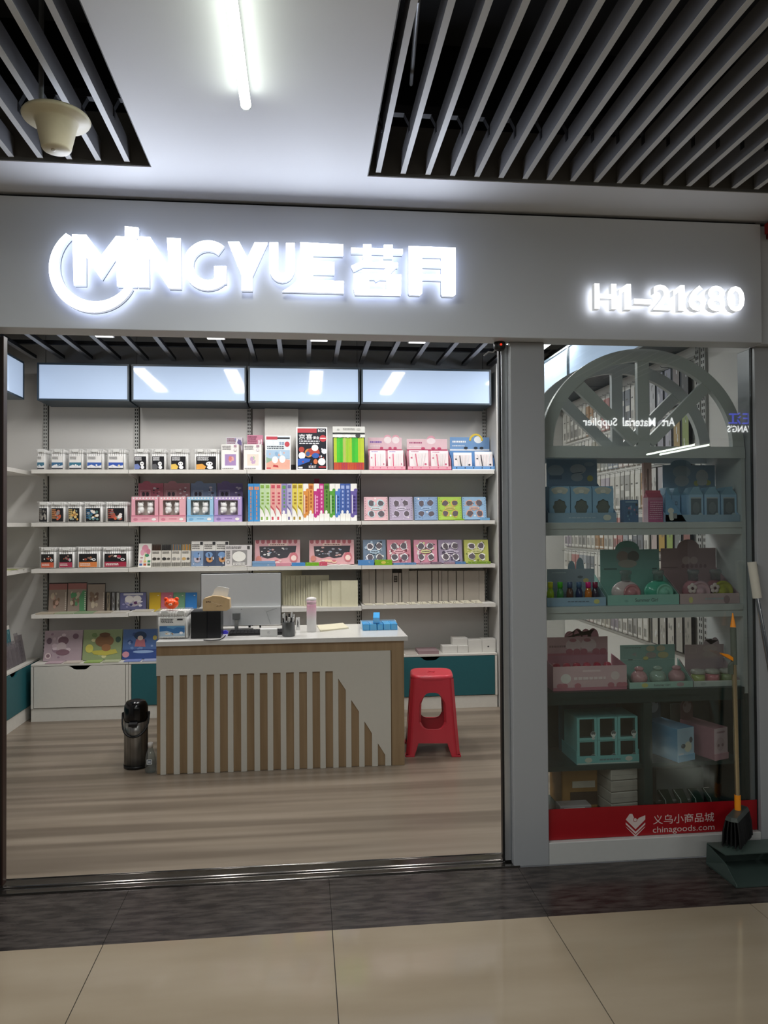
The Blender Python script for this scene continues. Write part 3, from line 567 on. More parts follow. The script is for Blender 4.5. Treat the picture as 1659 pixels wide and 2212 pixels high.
# counter display boxes of pens on cards
def display(p0,p1,pt,pb,hp0,hp1,ph,pbody,z0,label,colr,lipc,cols,cards,cardlabels,bump,yf=6.07,depth=.16,sd=0,grp='pen cards in a display box'):
    x0,x1,zl=span(p0,p1,pbody,pb,yf); hx0,hx1,zt=span(hp0,hp1,ph,pb,yf+depth); cx=(x0+x1)/2; a=(x1-x0)/2
    t=thing('display_box',label,'display box',(cx,yf,z0+.0006)); lip=(zl-z0); H=zt-z0; m=mat(colr,.4)
    g=G(); g.box(-a,a,0,.003,0,lip*.2,m); g.box(-a,a,0,depth,0,.001,m)
    for s in (-1,1):
        xx=s*(a-.001); g.prismx([(0.003,.001),(depth,.001),(depth,lip*1.12),(.02,lip*.55),(.003,lip*.2)],min(xx,xx-s*.002),max(xx,xx-s*.002),m)
    g.build('tray',t)
    hw0,hw1=hx0-cx,hx1-cx; pts=[(hw0,.001),(hw1,.001),(hw1,H*.93)]; 
    for (bu,br) in bump: pts+= arc(hw0+(hw1-hw0)*bu,H*.93,br,0,180,8,br*.8)
    pts+=[(hw0,H*.93)]
    G().prism(pts,depth+.0005,depth+.003,m).build('header_board',t)
    art(t,'header_print',hw0,hw1,lip*1.05,H*.93,depth,[('r',0,0,1,1,cols[0]),('r',0,0,1,.12,lipc)]+[('e',bu,.82,.11,.26,cols[1]) for bu,br in bump]+lines(.06,.4,.55,.8,1,cols[2],sd)+lines(.06,.38,.3,.42,1,cols[1],sd+1)+[('e',.5+.1*k,.2,.05,.1,cols[3]) for k in (-1,1.5,3)])
    art(t,'lip_print',-a,a,0,lip*.2,-.0003,[('r',0,0,1,.3,lipc)]+[('e',.1+.2*k,.62,.015,.16,cols[3]) for k in range(5)])
    cs=[]
    for (c0,c1,ct),lb in zip(cards,cardlabels):
        q0,q1,qt=span(c0,c1,ct,pb,yf+.03)
        k=thing('pen_card',lb,'pen card',((q0+q1)/2,yf+.012,z0+.0036),lean=R(9),group=grp); b=(q1-q0)/2; hh=qt-z0
        G().box(-b,b,0,.012,.0005,hh,mat('#eee4e4',.35)).build('backing_card',k); art(k,'card_print',-b,b,0,hh,0,[('r',0,.86,1,1,cols[1])]+lines(.1,.5,.9,.96,1,cols[2],sd)+[('e',.85,.3,.06,.05,cols[3]),('e',.12,.62,.05,.04,cols[3])])
        g=G(); fan=sd%2
        for i in range(5):
            u=(i-2)/2.0; bx=u*b*(.35 if fan else .62); tx=u*b*.66
            g.tube([(bx,-.004,hh*.14),(tx,-.004,hh*.82)],.0036,mat(['#f4f2f0',cols[3],'#f0eeee','#e6e2e2',cols[1]][i],.2),6)
        g.build('pens',k)
display(798,876,946,1013,795,868,940,972,r1,'pink counter display box with two header bumps, left of the pink pair','#e3a9b6','#d6426c',['#eac0ca','#f6e6e8','#8a5cc0','#d84a74'],[(799,833,973),(838,871,973)],['white pen card in the left pink display box, left pocket','white pen card in the left pink display box, right pocket'],[(.58,.03),(.82,.03)],sd=40)
display(881,975,946,1013,879,966,943,972,r1,'wider pink counter display box with one header bump, right of the pink pair','#e2a6b4','#d23a68',['#ecc4cc','#f7e8ea','#c05a86','#d84a74'],[(884,925,973),(931,968,974)],['pink fanned pen card in the right pink display box, left pocket','pink fanned pen card in the right pink display box, right pocket'],[(.6,.035)],sd=41)
display(977,1069,946,1013,972,1057,939,972,r1,'sky blue counter display box with a yellow arch, right end of top shelf','#6f9fd4','#e9eef2',['#6f9fd8','#eef2f4','#f4f6fa','#2e3640'],[(980,1019,978),(1026,1064,976)],['white and blue fanned pen card in the blue display box, left pocket','white and blue fanned pen card in the blue display box, right pocket'],[(.72,.035)],sd=43)
p=at(1028,955,6.235); t=[o for o in C.objects if o.name.startswith('display_box')][-1]; c=t.location
G().prism(stroke(arc(p.x-c.x,at(1028,952,6.23).z-c.z,.052,0,180,14),.016),.157,.159,mat('#e6c84a',.4)).build('yellow_arch',t)

# clay toy boxes in a two-row stack
def toybox(p0,p1,pt,pb,z0,label,c,lc,sd,yf=6.06):
    x0,x1,zt=span(p0,p1,pt,pb,yf); a=(x1-x0)/2; h=zt-z0; m=mat(c,.4); d=.07; L=h*.27
    t=thing('toy_box',label,'toy box',((x0+x1)/2,yf,z0+.0006),group='pastel window boxes of clay figures')
    g=G(); g.box(-a,a,d-.002,d,0,h,m); g.box(-a,-a+.002,0,d-.002,0,h,m); g.box(a-.002,a,0,d-.002,0,h,m); g.box(-a+.002,a-.002,0,d-.002,0,.002,m); g.box(-a+.002,a-.002,0,d-.002,h-.002,h,mat('#e6dedd',.4))
    f=.14*2*a; g.box(-a+.002,-a+f,0,.002,.002,h-.002,m); r_=(.24 if sd==52 else .14)*2*a; g.box(a-r_,a-.002,0,.002,.002,h-.002,m); g.box(-a+f,a-r_,0,.002,.002,L,m); g.box(-a+f,a-r_,0,.002,h*.86,h-.002,m); g.build('carton',t)
    G().box(-a-.002,a+.002,-.006,-.001,0,L,m).build('front_lip',t)
    art(t,'lip_print',-a,a,0,L,-.0065,[('r',0,.82,1,1,lc)]+lines(.38,.66,.35,.6,1,lc,sd)+[('e',.16,.4,.08,.2,lc),('e',.84,.4,.08,.2,'#f0ece8')]); art(t,'frame_print',-a,a,h*.87,h,-.0004,[('e',.08+.12*k,.5,.03,.25,'#f4eeee') for k in range(8)])
    rr=random.Random(sd); wm=mat('#faf8f5',.6)
    for sx in (-1,1):
        g=G(); bx=sx*a*.36
        g.ball((bx,.028,h*.48),(a*.26,.022,h*.16),wm); g.ball((bx+rr.uniform(-.004,.004),.026,h*.66),(a*.23,.02,h*.12),wm); g.ball((bx-a*.15,.026,h*.74),(a*.08,.012,h*.07),wm,8,6); g.ball((bx+a*.15,.026,h*.75),(a*.08,.012,h*.07),wm,8,6); g.ball((bx-a*.1,.022,h*.38),(a*.12,.02,h*.08),wm,8,6); g.build('clay_figure',t)
    G().box(-a+.002,a-.002,d-.006,d-.0021,.003,h-.003,mat('#ece8dc',.5)).build('inner_tray',t)
    G().poly([(-a+f*.9,.0025,L*.9),(a-r_*.9,.0025,L*.9),(a-r_*.9,.0025,h*.88),(-a+f*.9,.0025,h*.88)],[(0,1,2,3)],clearmat('#f8f8f8',.05)).build('clear_window',t)
def toyheader(p0,p1,label,c,c2,sd):
    x0,x1,zt=span(p0,p1,1041,1126,6.26); a=(x1-x0)/2; h=zt-r2; m=mat(c,.45)
    t=thing('toy_box',label,'toy box',((x0+x1)/2,6.245,r2+.0006),group='taller boxes behind the clay figure boxes')
    G().box(-a,a,.002,.1,0,h*.6,m).build('carton',t)
    g=G(); g.prism([(-a,0),(a,0),(a,h*.96)]+arc(-a*.35,h*.96,a*.34,0,180,8,h*.06)+[(-a,h*.96)],0,.0018,m); g.build('header_board',t)
    art(t,'header_print',-a,a,h*.55,h*.95,0,[('r',.08,.12,.48,.62,c2),('r',.11,.17,.45,.57,c)]+[('e',.2,.36,.06,.14,'#3c3440'),('e',.36,.36,.06,.14,'#3c3440')]+blobs(.55,.97,.1,.85,8,[c2,'#4a4250','#d8ccd4'],sd,.09))
toyheader(300,354,'dusky rose box behind the clay figure boxes, leftmost of the back four','#b86a7c','#d89aa8',44)
toyheader(355,411,'dusty mauve-pink box behind the clay figure boxes, second of the back four','#b08088','#c89aa0',45)
toyheader(413,468,'slate blue box behind the clay figure boxes, third of the back four','#7f90ac','#94a4bc',46)
toyheader(470,525,'dark violet box behind the clay figure boxes, rightmost of the back four','#7a6c94','#a49ab8',47)
toybox(284,342,1073,1126,r2,'pink window box of white clay figures with a pale lip, leftmost of four','#e8a9b6','#d87890',51)
toybox(344,401,1073,1126,r2,'pink window box of white clay figures with a wide right margin, second of four','#ecb2ba','#e07a92',52)
toybox(404,461,1073,1126,r2,'light blue window box of white clay figures, third of four','#a2cbe6','#6fb0e0',53)
toybox(463,522,1073,1126,r2,'lilac window box of white clay figures, rightmost of four','#bba4d6','#8f76b8',54)

# row of slim pen boxes standing like books
def penbox(p0,p1,pt,pb,label,kind,c,c2,sd):
    U='#f0ede6'
    if kind=='solid': sh=[('r',0,0,1,1,c),('r',.2,.06,.8,.5,c2) if 0 else ('r',.46,.04,.46,.05,c)]+[(q[0],.5+(q[2]-.5)*.4,q[1]*.8+.05,.5+(q[4]-.5)*.4,q[3]*.8+.05,q[5]) for q in lines(0,1,.1,.9,1,c2,sd)]+[('r',.1,.84,.5,.92,c2),('r',.6,.84,.9,.92,c2)]
    elif kind=='swoosh': sh=[('r',0,0,1,1,U),('p',[(0,.36),(.55,.28),(.95,.14),(.95,1),(0,1)],c),('p',[(0,.38),(.6,.28),(.95,.12),(.95,.18),(.6,.33),(0,.43)],c2),('r',.2,.04,.55,.12,c2)]+[('r',.3,.45+.09*k,.75,.5+.09*k,c2) for k in range(4)]+[('r',.15,.88,.8,.96,c2)]
    elif kind=='up': sh=[('r',0,0,1,1,U),('r',0,.15,1,.8,c),('e',.3,.14,.3,.05,c),('e',.8,.82,.3,.05,c),('r',.2,.2,.32,.7,'#f6f2ee')]+[('e',.6,.28+.09*k,.2,.032,c2) for k in range(5)]+[('r',0,.0,1,.05,U)]
    else: sh=[('r',0,0,1,1,c),('r',0,0,1,.2,U),('e',.4,.24,.25,.05,'#f4f2ee')]+[('r',.35,.36+.1*k,.65,.42+.1*k,c2) for k in range(5)]+[('r',.15,.86,.8,.95,c2)]
    carton('pen_box',label,'pen box',p0,p1,pt,pb,r2,6.075,.15,c,sh,group='slim coloured pen boxes standing in a row')
PB=[(536,548,'solid','#2f8fd8','#e08858','bright blue slim pen box, first from the left in the row'),(548.4,561,'solid','#2f8fd8','#e08858','bright blue slim pen box, second from the left in the row'),
(561.4,572.3,'swoosh','#b8d89a','#7fae3a','pale green swooshed pen box, left of its pair'),(572.7,584,'swoosh','#bcdc9e','#83b23c','pale green swooshed pen box, right of its pair'),
(584.4,596,'swoosh','#ee9c90','#d8485a','salmon red swooshed pen box, left of its pair'),(596.4,608,'swoosh','#f0a294','#d8485a','salmon red swooshed pen box, right of its pair'),
(608.4,619.5,'down','#8f80c0','#5a9f4a','purple pen box with a white top panel'),(620,631,'swoosh','#b0a8d0','#6d64a0','lavender swooshed pen box beside the yellow ones'),
(631.4,643,'swoosh','#e4cc3a','#a8861c','yellow swooshed pen box, left of its pair'),(643.4,655,'swoosh','#e8d03a','#a8861c','yellow swooshed pen box, right of its pair'),
(655.4,666.3,'up','#e88a2c','#c25a1c','orange pen box with a white top, beside the yellow pair'),(666.7,677.5,'down','#e8903a','#b8501c','orange pen box with a white base'),
(678,689.6,'up','#d42a86','#f08ac0','magenta pen box with a white top, taller pack behind'),(690,699.6,'down','#d8308a','#f2a0cc','magenta pen box with a white base'),
(700,711.5,'down','#5a9434','#2f6a1c','olive green pen box with a white base'),(712,723.8,'up','#4fa82c','#2f7a1c','leaf green pen box with a white top'),
(724.2,734.8,'up','#4a80d8','#26509c','mid blue pen box with a white top'),(735.2,746,'down','#3f62b8','#9fb4e6','royal blue pen box with a white base, left of its pair'),
(746.4,757,'down','#3f5cb0','#9fb4e6','royal blue pen box with a white base, right of its pair'),(757.5,771,'up','#6a5aac','#403080','violet pen box at the right end of the row')]
for i,(a_,b_,k,c,c2,l) in enumerate(PB): penbox(a_,b_,1045,1124,l,k,c,c2,60+i)
carton('pen_box','taller pink pen box rising behind the magenta pen box','pen box',679,690,1034,1100,r2,6.24,.04,'#d8487c',[('r',0,.9,1,1,'#b83060')])

# flat sticker boxes with cut-outs
def sticker(p0,p1,pt,pb,z0,label,c,cd,cm_,sd,glit=False):
    dots=[('e',.05,.08+.105*k,.018,.018,cd) for k in range(9)]+[('e',.95,.08+.105*k,.018,.018,cd) for k in range(9)]
    holes=[]
    for i,(u,v) in enumerate(((.3,.72),(.7,.73),(.3,.27),(.72,.26))):
        r=random.Random(sd*9+i); holes.append(('p',[(u+.17*math.cos(6.283*j/9)*r.uniform(.7,1.1),v+.17*math.sin(6.283*j/9)*r.uniform(.75,1.1)) for j in range(9)],mat('#f4f0f0' if glit else cm_,.3))); 
        holes.append(('p',[(u+.145*math.cos(6.283*j/9)*r.uniform(.7,1.05),v+.145*math.sin(6.283*j/9)*r.uniform(.7,1.05)) for j in range(9)],mat('#6c646a' ,.15)))
    sh=[('r',0,0,1,1,c)]+blobs(.05,.95,.03,.97,14 if not glit else 34,[cd,cm_,'#e6e0dc'],sd,.05 if not glit else .08)+holes+[('e',.5,.5,.22,.08,cm_)]+lines(.34,.66,.47,.53,1,cd,sd)+(dots if not glit else [])
    carton('sticker_box',label,'sticker box',p0,p1,pt,pb,z0,6.09,.035,c,sh,lean=R(10),group='square cut-out craft boxes')
for i,(a_,b_,c,cd,cm_,l) in enumerate(((787,838,'#e4b0b6','#9a6a70','#bcd8dc','square pink cut-out box, leftmost on the second shelf of the right bay'),(842,892,'#b0a0ba','#6d5f78','#cfc4d8','square grey-violet cut-out box on the second shelf of the right bay'),(896,946,'#7fa0c8','#3f5f8a','#9fbce0','square denim blue cut-out box on the second shelf of the right bay'),(947.5,998,'#a4cc3c','#6a9420','#d8b860','square lime green cut-out box on the second shelf of the right bay'),(1000,1051,'#8ab4d8','#4a7098','#e0a890','square pale blue cut-out box, rightmost on the second shelf'))):
    sticker(a_,b_,1075,1122,r2,l,c,cd,cm_,70+i)
for i,(a_,b_,c,cd,cm_,l) in enumerate(((785,834,'#6a7e96','#2f3a48','#a8c0d4','square steel blue cut-out box with shiny film, third shelf of the right bay'),(837,888,'#d87f8e','#8a3a4c','#f0b0b8','square rose cut-out box on the third shelf of the right bay'),(895,945,'#dc8aa0','#6d5a5c','#d8d48a','square pink and yellow cut-out box on the third shelf of the right bay'),(948,999,'#9a8aa4','#544a5e','#c4b6cc','square purple-grey cut-out box on the third shelf of the right bay'),(1004,1056,'#b8bc52','#6d7c2c','#dcd890','square olive yellow cut-out box, rightmost on the third shelf'))):
    sticker(a_,b_,1168,1213,r3,l,c,cd,cm_,80+i,True)
def slab(nm,label,cat,p0,p1,pt,pb,z0,c,yf=6.032,depth=.05,shapes=None,group='small flat boxes at the shelf edge',dz=0):
    x0,x1,zt=span(p0,p1,pt,pb,yf); b=at((p0+p1)/2,pb,yf).z; h=max(.003,zt-b)
    t=thing(nm,label,cat,((x0+x1)/2,yf,z0+.0008+dz),group=group); a=(x1-x0)/2
    G().box(-a,a,0,depth,0,h,mat(c,.4)).build('carton',t)
    if shapes: art(t,'printed_front',-a,a,0,h,0,shapes)
    return t
slab('small_box','small pale blue flat box at the foot of the rightmost second-shelf box','small box',1040,1058,1117,1122,r2,'#7fb2d8')
slab('small_box','small green flat slip before the lime green cut-out box','small box',985,1003,1119,1122,r2,'#8fb83a')
P3=[(545,595,1216,1221.5,'#7fa6cc','lower of two pale blue flat boxes before the left pink play set',0),(596,628,1213,1220,'#e29aa8','pink flat box before the left pink play set',0),(630,659,1213,1220,'#4f94d2','sky blue flat box between the two pink play sets',0),(660,689,1212,1219,'#7ab82c','lime flat box between the two pink play sets',0),(690,707,1209,1217,'#d85a70','coral red flat box before the right pink play set',0),
(774,808,1206,1217,'#5a94d0','blue flat box before the steel blue cut-out box',0),(810,847,1206,1217,'#86b82c','green flat box with yellow sun before the rose cut-out box',0),(850,875,1213,1217,'#6f9cc8','thin pale blue flat box, left of two below the rose cut-out box',0),(875.5,899,1213,1217,'#6594c4','thin pale blue flat box, right of two below the rose cut-out box',0),(905,930,1213,1217,'#b08a9a','thin mauve flat box before the pink and yellow cut-out box',0),(932,954,1213,1218,'#8a7484','thin dark mauve flat box right of the mauve one',0),(961,983,1212,1216,'#a88c9c','thin lilac flat box before the purple-grey cut-out box',0),(984,1006,1211,1216,'#5f8cc0','small blue flat box right of the lilac one',0),(1014,1036.6,1210,1215,'#86a83a','thin olive green flat box, left of the pair at the right end',0),(1037,1060,1210,1215,'#86a83a','thin olive green flat box, right of the pair at the right end',0)]
for i,(a_,b_,q,w,c,l,dz) in enumerate(P3):
    slab('small_box',l,'small box',a_,b_,q,w,r3,c,shapes=([('e',.5,.5,.14,.3,'#e8d03a')]+blobs(.05,.95,.1,.9,6,['#5a8c1c','#c8dc7a'],i,.06)) if 'sun' in l else blobs(.05,.95,.2,.8,4,['#e8e4e0',c],i,.08))
slab('small_box','upper of two pale blue flat boxes before the left pink play set','small box',545,594,1210,1215.5,r3,'#86aad0',dz=.0215)
t=thing('booklet','open white booklet lying before the right pink play set','booklet',(at(733,1214,6.05).x,6.034,r3+.001)); g=G()
for s in (-1,1): g.prism([(0,.002),(s*.02,.007),(s*.06,.005),(s*.1,.001),(s*.1,0),(0,0)],0,.09,mat('#e2e0da',.5))
g.build('pages',t)
# third shelf, second bay
carton('card','white card with pink tulips and colour chips beside the second upright','card',298,326,1175,1215,r3,6.10,.004,'#e6e2da',[('r',0,0,1,1,'#e4dfd6'),('e',.5,.78,.26,.17,'#e0879e'),('e',.3,.62,.16,.13,'#e79aae'),('e',.75,.66,.16,.12,'#d87890'),('p',[(.48,.62),(.54,.62),(.54,.3),(.48,.3)],'#c8c060'),('e',.66,.5,.16,.07,'#2f8a5a'),('e',.25,.4,.12,.025,'#b06a70')]+[('r',.1+.31*k,.07,.32+.31*k,.16,c) for k,c in enumerate(('#3a5fa8','#c8502c','#3a5c34'))]+[('r',.1+.31*k,.2,.32+.31*k,.29,c) for k,c in enumerate(('#d898a0','#e0c060','#2f8a5a'))],lean=R(12))
for i,(a_,b_,tc,l) in enumerate(((327,347,['#4a3428','#3a2a22'],'brown pencil pack, first of four on the third shelf'),(348,369,['#2a2a2a','#3c3836'],'black pencil pack, second of four on the third shelf'),(370,390,['#6a7a80','#a87848','#506878'],'grey and tan pencil pack, third of four on the third shelf'),(391,411,['#a8884a','#7a8a90','#d89a4a'],'many-coloured pencil pack, fourth of four on the third shelf'))):
    x0,x1,zt=span(a_,b_,1175,1217,6.10); a=(x1-x0)/2; h=zt-r3
    t=thing('pencil_pack',l,'pencil pack',((x0+x1)/2,6.10,r3+.001),lean=R(7),group='pencil packs on the third shelf'); g=G()
    for k in range(10): g.lathe([(.0034,.002),(.0034,h*.94),(.0008,h)],mat(tc[k%len(tc)],.4),c=(-a+.005+(2*a-.01)*k/9.0,.008,0),n=6)
    g.build('pencils',t); G().box(-a,a,.002,.0035,.001,h*.72,mat('#d6d1c6',.4)).build('sleeve',t)
    art(t,'sleeve_print',-a,a,0,h*.72,.0018,lines(.08,.8,.8,.95,2,'#55504a',i)+[('e',.3,.5,.22,.09,['#3c3630','#2a2a2a','#8a8680','#c89a50'][i]),('e',.75,.5,.16,.07,['#3c3630','#4a4642','#9a9690','#4a4a4a'][i])]+[('r',.06+.095*k,.04,.11+.095*k,.28,'#3a3630') for k in range(10)])
for i,(a_,b_,c,l) in enumerate(((413,439,'#7a94b8','tall flat pack with pale blue picture, first of three on the third shelf'),(439.5,466,'#3a4a6a','tall flat pack with navy and orange picture, second of three'),(466.5,494,'#41506e','tall flat pack with navy picture behind glossy film, third of three'))):
    carton('craft_pack',l,'craft pack',a_,b_,1170,1218,r3,6.09,.012,'#c8c4bc',[('r',0,0,1,.62,c),('r',0,.62,1,1,'#d4d0c8')]+lines(.06,.7,.68,.9,3,'#55504c',i)+[('r',.72,.86,.95,.98,'#2a2a2e'),('e',.5,.3,.28,.14,'#d08a4a' if i else '#b8b0c0'),('e',.45,.46,.3,.12,'#6a94c8'),('e',.52,.3,.1,.05,'#3a2a26')]+blobs(.05,.95,.04,.6,6,['#9ab4d4','#c8d0dc','#2f3c58'],i+5,.08),lean=R(6),group='tall flat craft packs')
carton('craft_pack','landscape grey and white pack in glossy film beside the third upright','craft pack',486,544,1178,1217,r3,6.07,.012,'#bdb8b6',[('r',0,0,1,1,'#c4bebc'),('r',.26,.06,.82,.76,'#8a8684'),('e',.52,.46,.25,.24,'#dedcd2')]+lines(.04,.6,.82,.94,2,'#3a3636',9)+[('e',.12,.2,.06,.09,'#3a3636'),('e',.12,.2,.045,.07,'#c4bebc'),('r',.82,.8,.92,.95,'#3a3636')]+lines(.04,.2,.35,.75,4,'#6a6664',8)+lines(.3,.75,.06,.18,2,'#e8e6e0',7),lean=R(8))
for i,p in enumerate((285,334,363,392,421,450,480)):
    slab('paper_slip',f'white paper slip lying at the third shelf edge, '+('by the second upright','first of a row of six','second of a row of six','third of a row of six','fourth of a row of six','fifth of a row of six','last of a row of six')[i],'paper',p+.5,p+(28 if i<6 else 50),1218.5,1220,r3,'#dad6cc',depth=.033,group='paper slips on the third shelf')
# pink play sets
def playset(p0,p1,label,sd):
    sh=[('r',0,0,1,1,'#e2a0a4'),('r',0,.86,1,1,'#e8b4b4')]+[('p',[(.02+.12*k,1),(.1+.12*k,1),(.1+.12*k,.88),(.06+.12*k,.84),(.02+.12*k,.88)],'#c85a64') for k in range(8)]+[('p',[(.1,.75),(.92,.76),(.9,.5),(.78,.48),(.72,.3),(.55,.25),(.45,.32),(.28,.26),(.12,.35)],'#35323a'),('r',.3,.76,.72,.86,'#e8c8b8')]+lines(.34,.68,.78,.84,1,'#7a3a3c',sd)+blobs(.12,.75,.32,.74,18,['#9a98a0','#6a6a74','#d8d4d0','#8aa0b8','#c89a94'],sd,.05)+[('e',.86,.3,.09,.2,'#d86a74'),('e',.86,.27,.06,.11,'#f4d4c4'),('e',.09,.25,.06,.12,'#d87a6a')]+blobs(.15,.7,.02,.22,8,['#f0c8a4','#d86a70','#ecd0c8'],sd+2,.07)
    t=carton('play_set',label,'play set',p0,p1,1168,1214,r3,6.13,.03,'#d89aa0',sh,lean=R(9),group='pink striped play set boxes'); return t
playset(550,648,'pink boxed play set with a striped awning edge, left of two','x' and 1); playset(668,765,'pink boxed play set with a striped awning edge, right of two',2)
# fourth shelf
z4=Z4
for i,(a_,b_,pt,c,c2,l) in enumerate(((104,144,1260,'#a8625c','#c99a86','tall rose-headed picture book, leftmost on the fourth shelf'),(145,186,1259,'#a8625c','#4f9a62','tall rose and green picture book, second on the fourth shelf'),(188,226,1261,'#5a4a3c','#a8967a','brown patterned picture book, third on the fourth shelf'))):
    carton('picture_book',l,'book',a_,b_,pt,1316,z4[0],6.20,.012,'#2a1c18',[('r',.01,.01,.99,.965,'#a08a7c'),('r',.01,.76,.99,.965,c if i<2 else '#a08a7c')]+blobs(.08,.7,.08,.72,14,[c2,'#7a5a48','#c8b49a','#8a6a54'],90+i,.14)+([('p',[(.65,.02),(.98,.02),(.98,.7),(.8,.72),(.62,.5)],'#4f9a62')] if i==1 else [])+[('r',.9,.06+.07*k,.96,.1+.07*k,'#d8ccc0') for k in range(9)],lean=R(6),group='tall picture books')
for i,(a_,b_,l) in enumerate(((227.5,237,'slim brown spined book, left of three slim ones on the fourth shelf'),(239,247.5,'slim grey book, middle of three slim ones on the fourth shelf'),(249,257.5,'slim black and white book, right of three slim ones on the fourth shelf'))):
    carton('picture_book',l,'book',a_,b_,1279,1316,z4[0],6.19,.012,'#241c18',[('r',.35,.02,1,.97,['#8a7a64','#8e8e94','#a8a8a4'][i])]+blobs(.4,.95,.1,.9,5,['#4a463e','#c8c4bc'],i+95,.2),group='slim picture books')
carton('picture_book','landscape blue-violet picture book beside the second upright','book',259,316,1280,1316,z4[1],6.17,.012,'#2c2c44',[('r',.01,.02,.99,.98,'#5a5c8c'),('e',.5,.5,.32,.3,'#a8a0a8'),('e',.35,.62,.16,.2,'#cfc8c4'),('e',.66,.62,.16,.2,'#cfc8c4'),('r',.14,.84,.88,.95,'#b8b4bc')]+blobs(.05,.95,.05,.6,12,['#3c3c6c','#8a86b4','#d0ccd8','#5a2a5c'],99,.09))
for i,(a_,b_,c,l) in enumerate(((322,346.5,'#d0ac28','yellow notebook standing on the fourth shelf'),(347.5,373,'#cc7088','pink notebook standing behind the orange bear'),(374.5,399,'#6f9c7c','sage green notebook standing right of the pink one'),(400,425,'#2f7cc4','blue notebook standing beside the monitor'))):
    carton('notebook',l,'notebook',a_,b_,1281,1315,z4[1],6.19,.014,c,[('r',.72,.8,.85,.84,'#e0d8c8')],lean=R(8),group='plain coloured notebooks')
for i,(a_,b_,l) in enumerate(((76,116,'first'),(117,158,'second'),(160,200,'third'),(202,238,'fourth'),(240,272,'fifth'))):
    slab('magazine',f'thin magazine lying flat on the fourth shelf, {l} from the left end','magazine',a_,b_,1326,1328,z4[0],['#b8ac98','#a8b094','#8aa07c','#b4aa98','#cdc8bc'][i],depth=.13,group='magazines lying on the fourth shelf')
for i,(a_,b_,c,l) in enumerate(((286,326,'#c8c2b4','pale magazine lying flat left of the marker case on the counter'),(332,372,'#c0a838','mustard magazine lying flat before the coloured notebooks'))):
    slab('magazine',l,'magazine',a_,b_,1323,1325,z4[1],c,depth=.12,group='magazines lying on the fourth shelf')
# ruled loose-leaf pads with punched edges
pm=mat('#cfcaae',.5); hole=mat('#2a2824',.7)
def pad(p0,p1,pt,pb,z0,yf,label,holes,lean=R(4)):
    x0,x1,zt=span(p0,p1,pt,pb,yf); a=(x1-x0)/2; h=zt-z0
    t=thing('paper_pad',label,'paper pad',((x0+x1)/2,yf,z0+.0008),0,lean,'cream loose-leaf pads'); G().box(-a,a,0,.008,0,h,pm).build('sheets',t)
    if holes: g=G(); [g.flat([(-a+.012,h*.04+h*.92*k/30),(-a+.017,h*.04+h*.92*k/30),(-a+.017,h*.04+h*.92*k/30+.004),(-a+.012,h*.04+h*.92*k/30+.004)],-.0006,hole) for k in range(31)]; g.build('punched_holes',t)
on=('first','second','third','fourth','fifth','sixth')
pad(547,652,1233,1312,z4[2],6.29,'tallest cream pad leaning behind the punched pads beside the monitor',False)
for i,p in enumerate((666,656,645,634,623,612)): pad(p,p+(45 if i==0 else 42),1243,1313,z4[2],6.13+.02*(i),f'cream punched loose-leaf pad, {on[5-i]} of the fan beside the monitor',True)
for i,(p,q) in enumerate(((737,773),(716,752),(708,745),(691,728))): pad(p,q,1254,1311,z4[2],6.055+.013*i,'short cream pad, '+('rightmost of the low fan','second from the right in the low fan','third from the right in the low fan','leftmost of the low fan, its punched edge showing')[i],i==3)
bm=mat('#b3aba0',.5)
bb=[(783,797),(797.5,811),(813,828),(828.5,847),(848.5,861),(862,867),(869,883),(883.5,901),(903,916),(916,932),(934,947),(948,954),(955,967.5),(968.5,985),(987,1001),(1002,1034.5),(1035,1047)]
bnm=('first','second','third','fourth','fifth','sixth','seventh','eighth','ninth','tenth','eleventh','twelfth','thirteenth','fourteenth','fifteenth','sixteenth','seventeenth')
for i,(a_,b_) in enumerate(bb):
    small=i in(4,5)
    x0,x1,zt=span(a_,b_,1229+(9 if 3<i<6 else 4 if i>6 else 0),1304-(a_-783)*.03,6.14); a=(x1-x0)/2; h=zt-z4[3]
    t=thing('binder',f'greyish white binder, {bnm[i]} from the left in the right bay row'+(', dark label window' if i==4 else ''),'binder',((x0+x1)/2,6.14,z4[3]+.001),group='greyish white binders on the fourth shelf')
    g=G(); g.box(-a,-a+.002,0,.14,0,h,bm); g.box(a-.002,a,0,.14,0,h,bm); g.prism([(-a+.002,0),(a-.002,0),(a-.002,h),(-a+.002,h)],.0005,.003,bm); g.build('cover',t); G().box(-a+.003,a-.003,.004,.135,.004,h-.004,mat('#d0ccc2',.6)).build('pages',t)
    if i==4: art(t,'label_window',-a*.6,a*.6,h*.7,h*.9,0,[('r',0,0,1,1,'#3a352c'),('r',.2,.15,.8,.4,'#8a8272'),('r',.2,.6,.8,.8,'#8a8272')])
for i in range(11):
    p=786+i*23.5; x=at(p+12,1302,6.05).x; t=thing('ring_booklet',f'thin cream ring booklet lying flat before the binders, {bnm[i]} from the left','booklet',(x,6.034,z4[3]+.001),rz=.12,group='ring booklets lying before the binders')
    g=G(); g.prismx([(0,0),(.09,0),(.09,.006+.0012*i),(0,.003)],-.034,.034,mat('#cfc9b4',.5)); g.build('pages',t)
    if i>3:
        g=G()
        for k in (0,): g.tube([(-.02+.008*math.cos(q*.52),.006,.0105+.008*math.sin(q*.52)) for q in range(12)],.0012,mat('#6a6a6a',.3,.8),6,True)
        g.build('binding_ring',t)
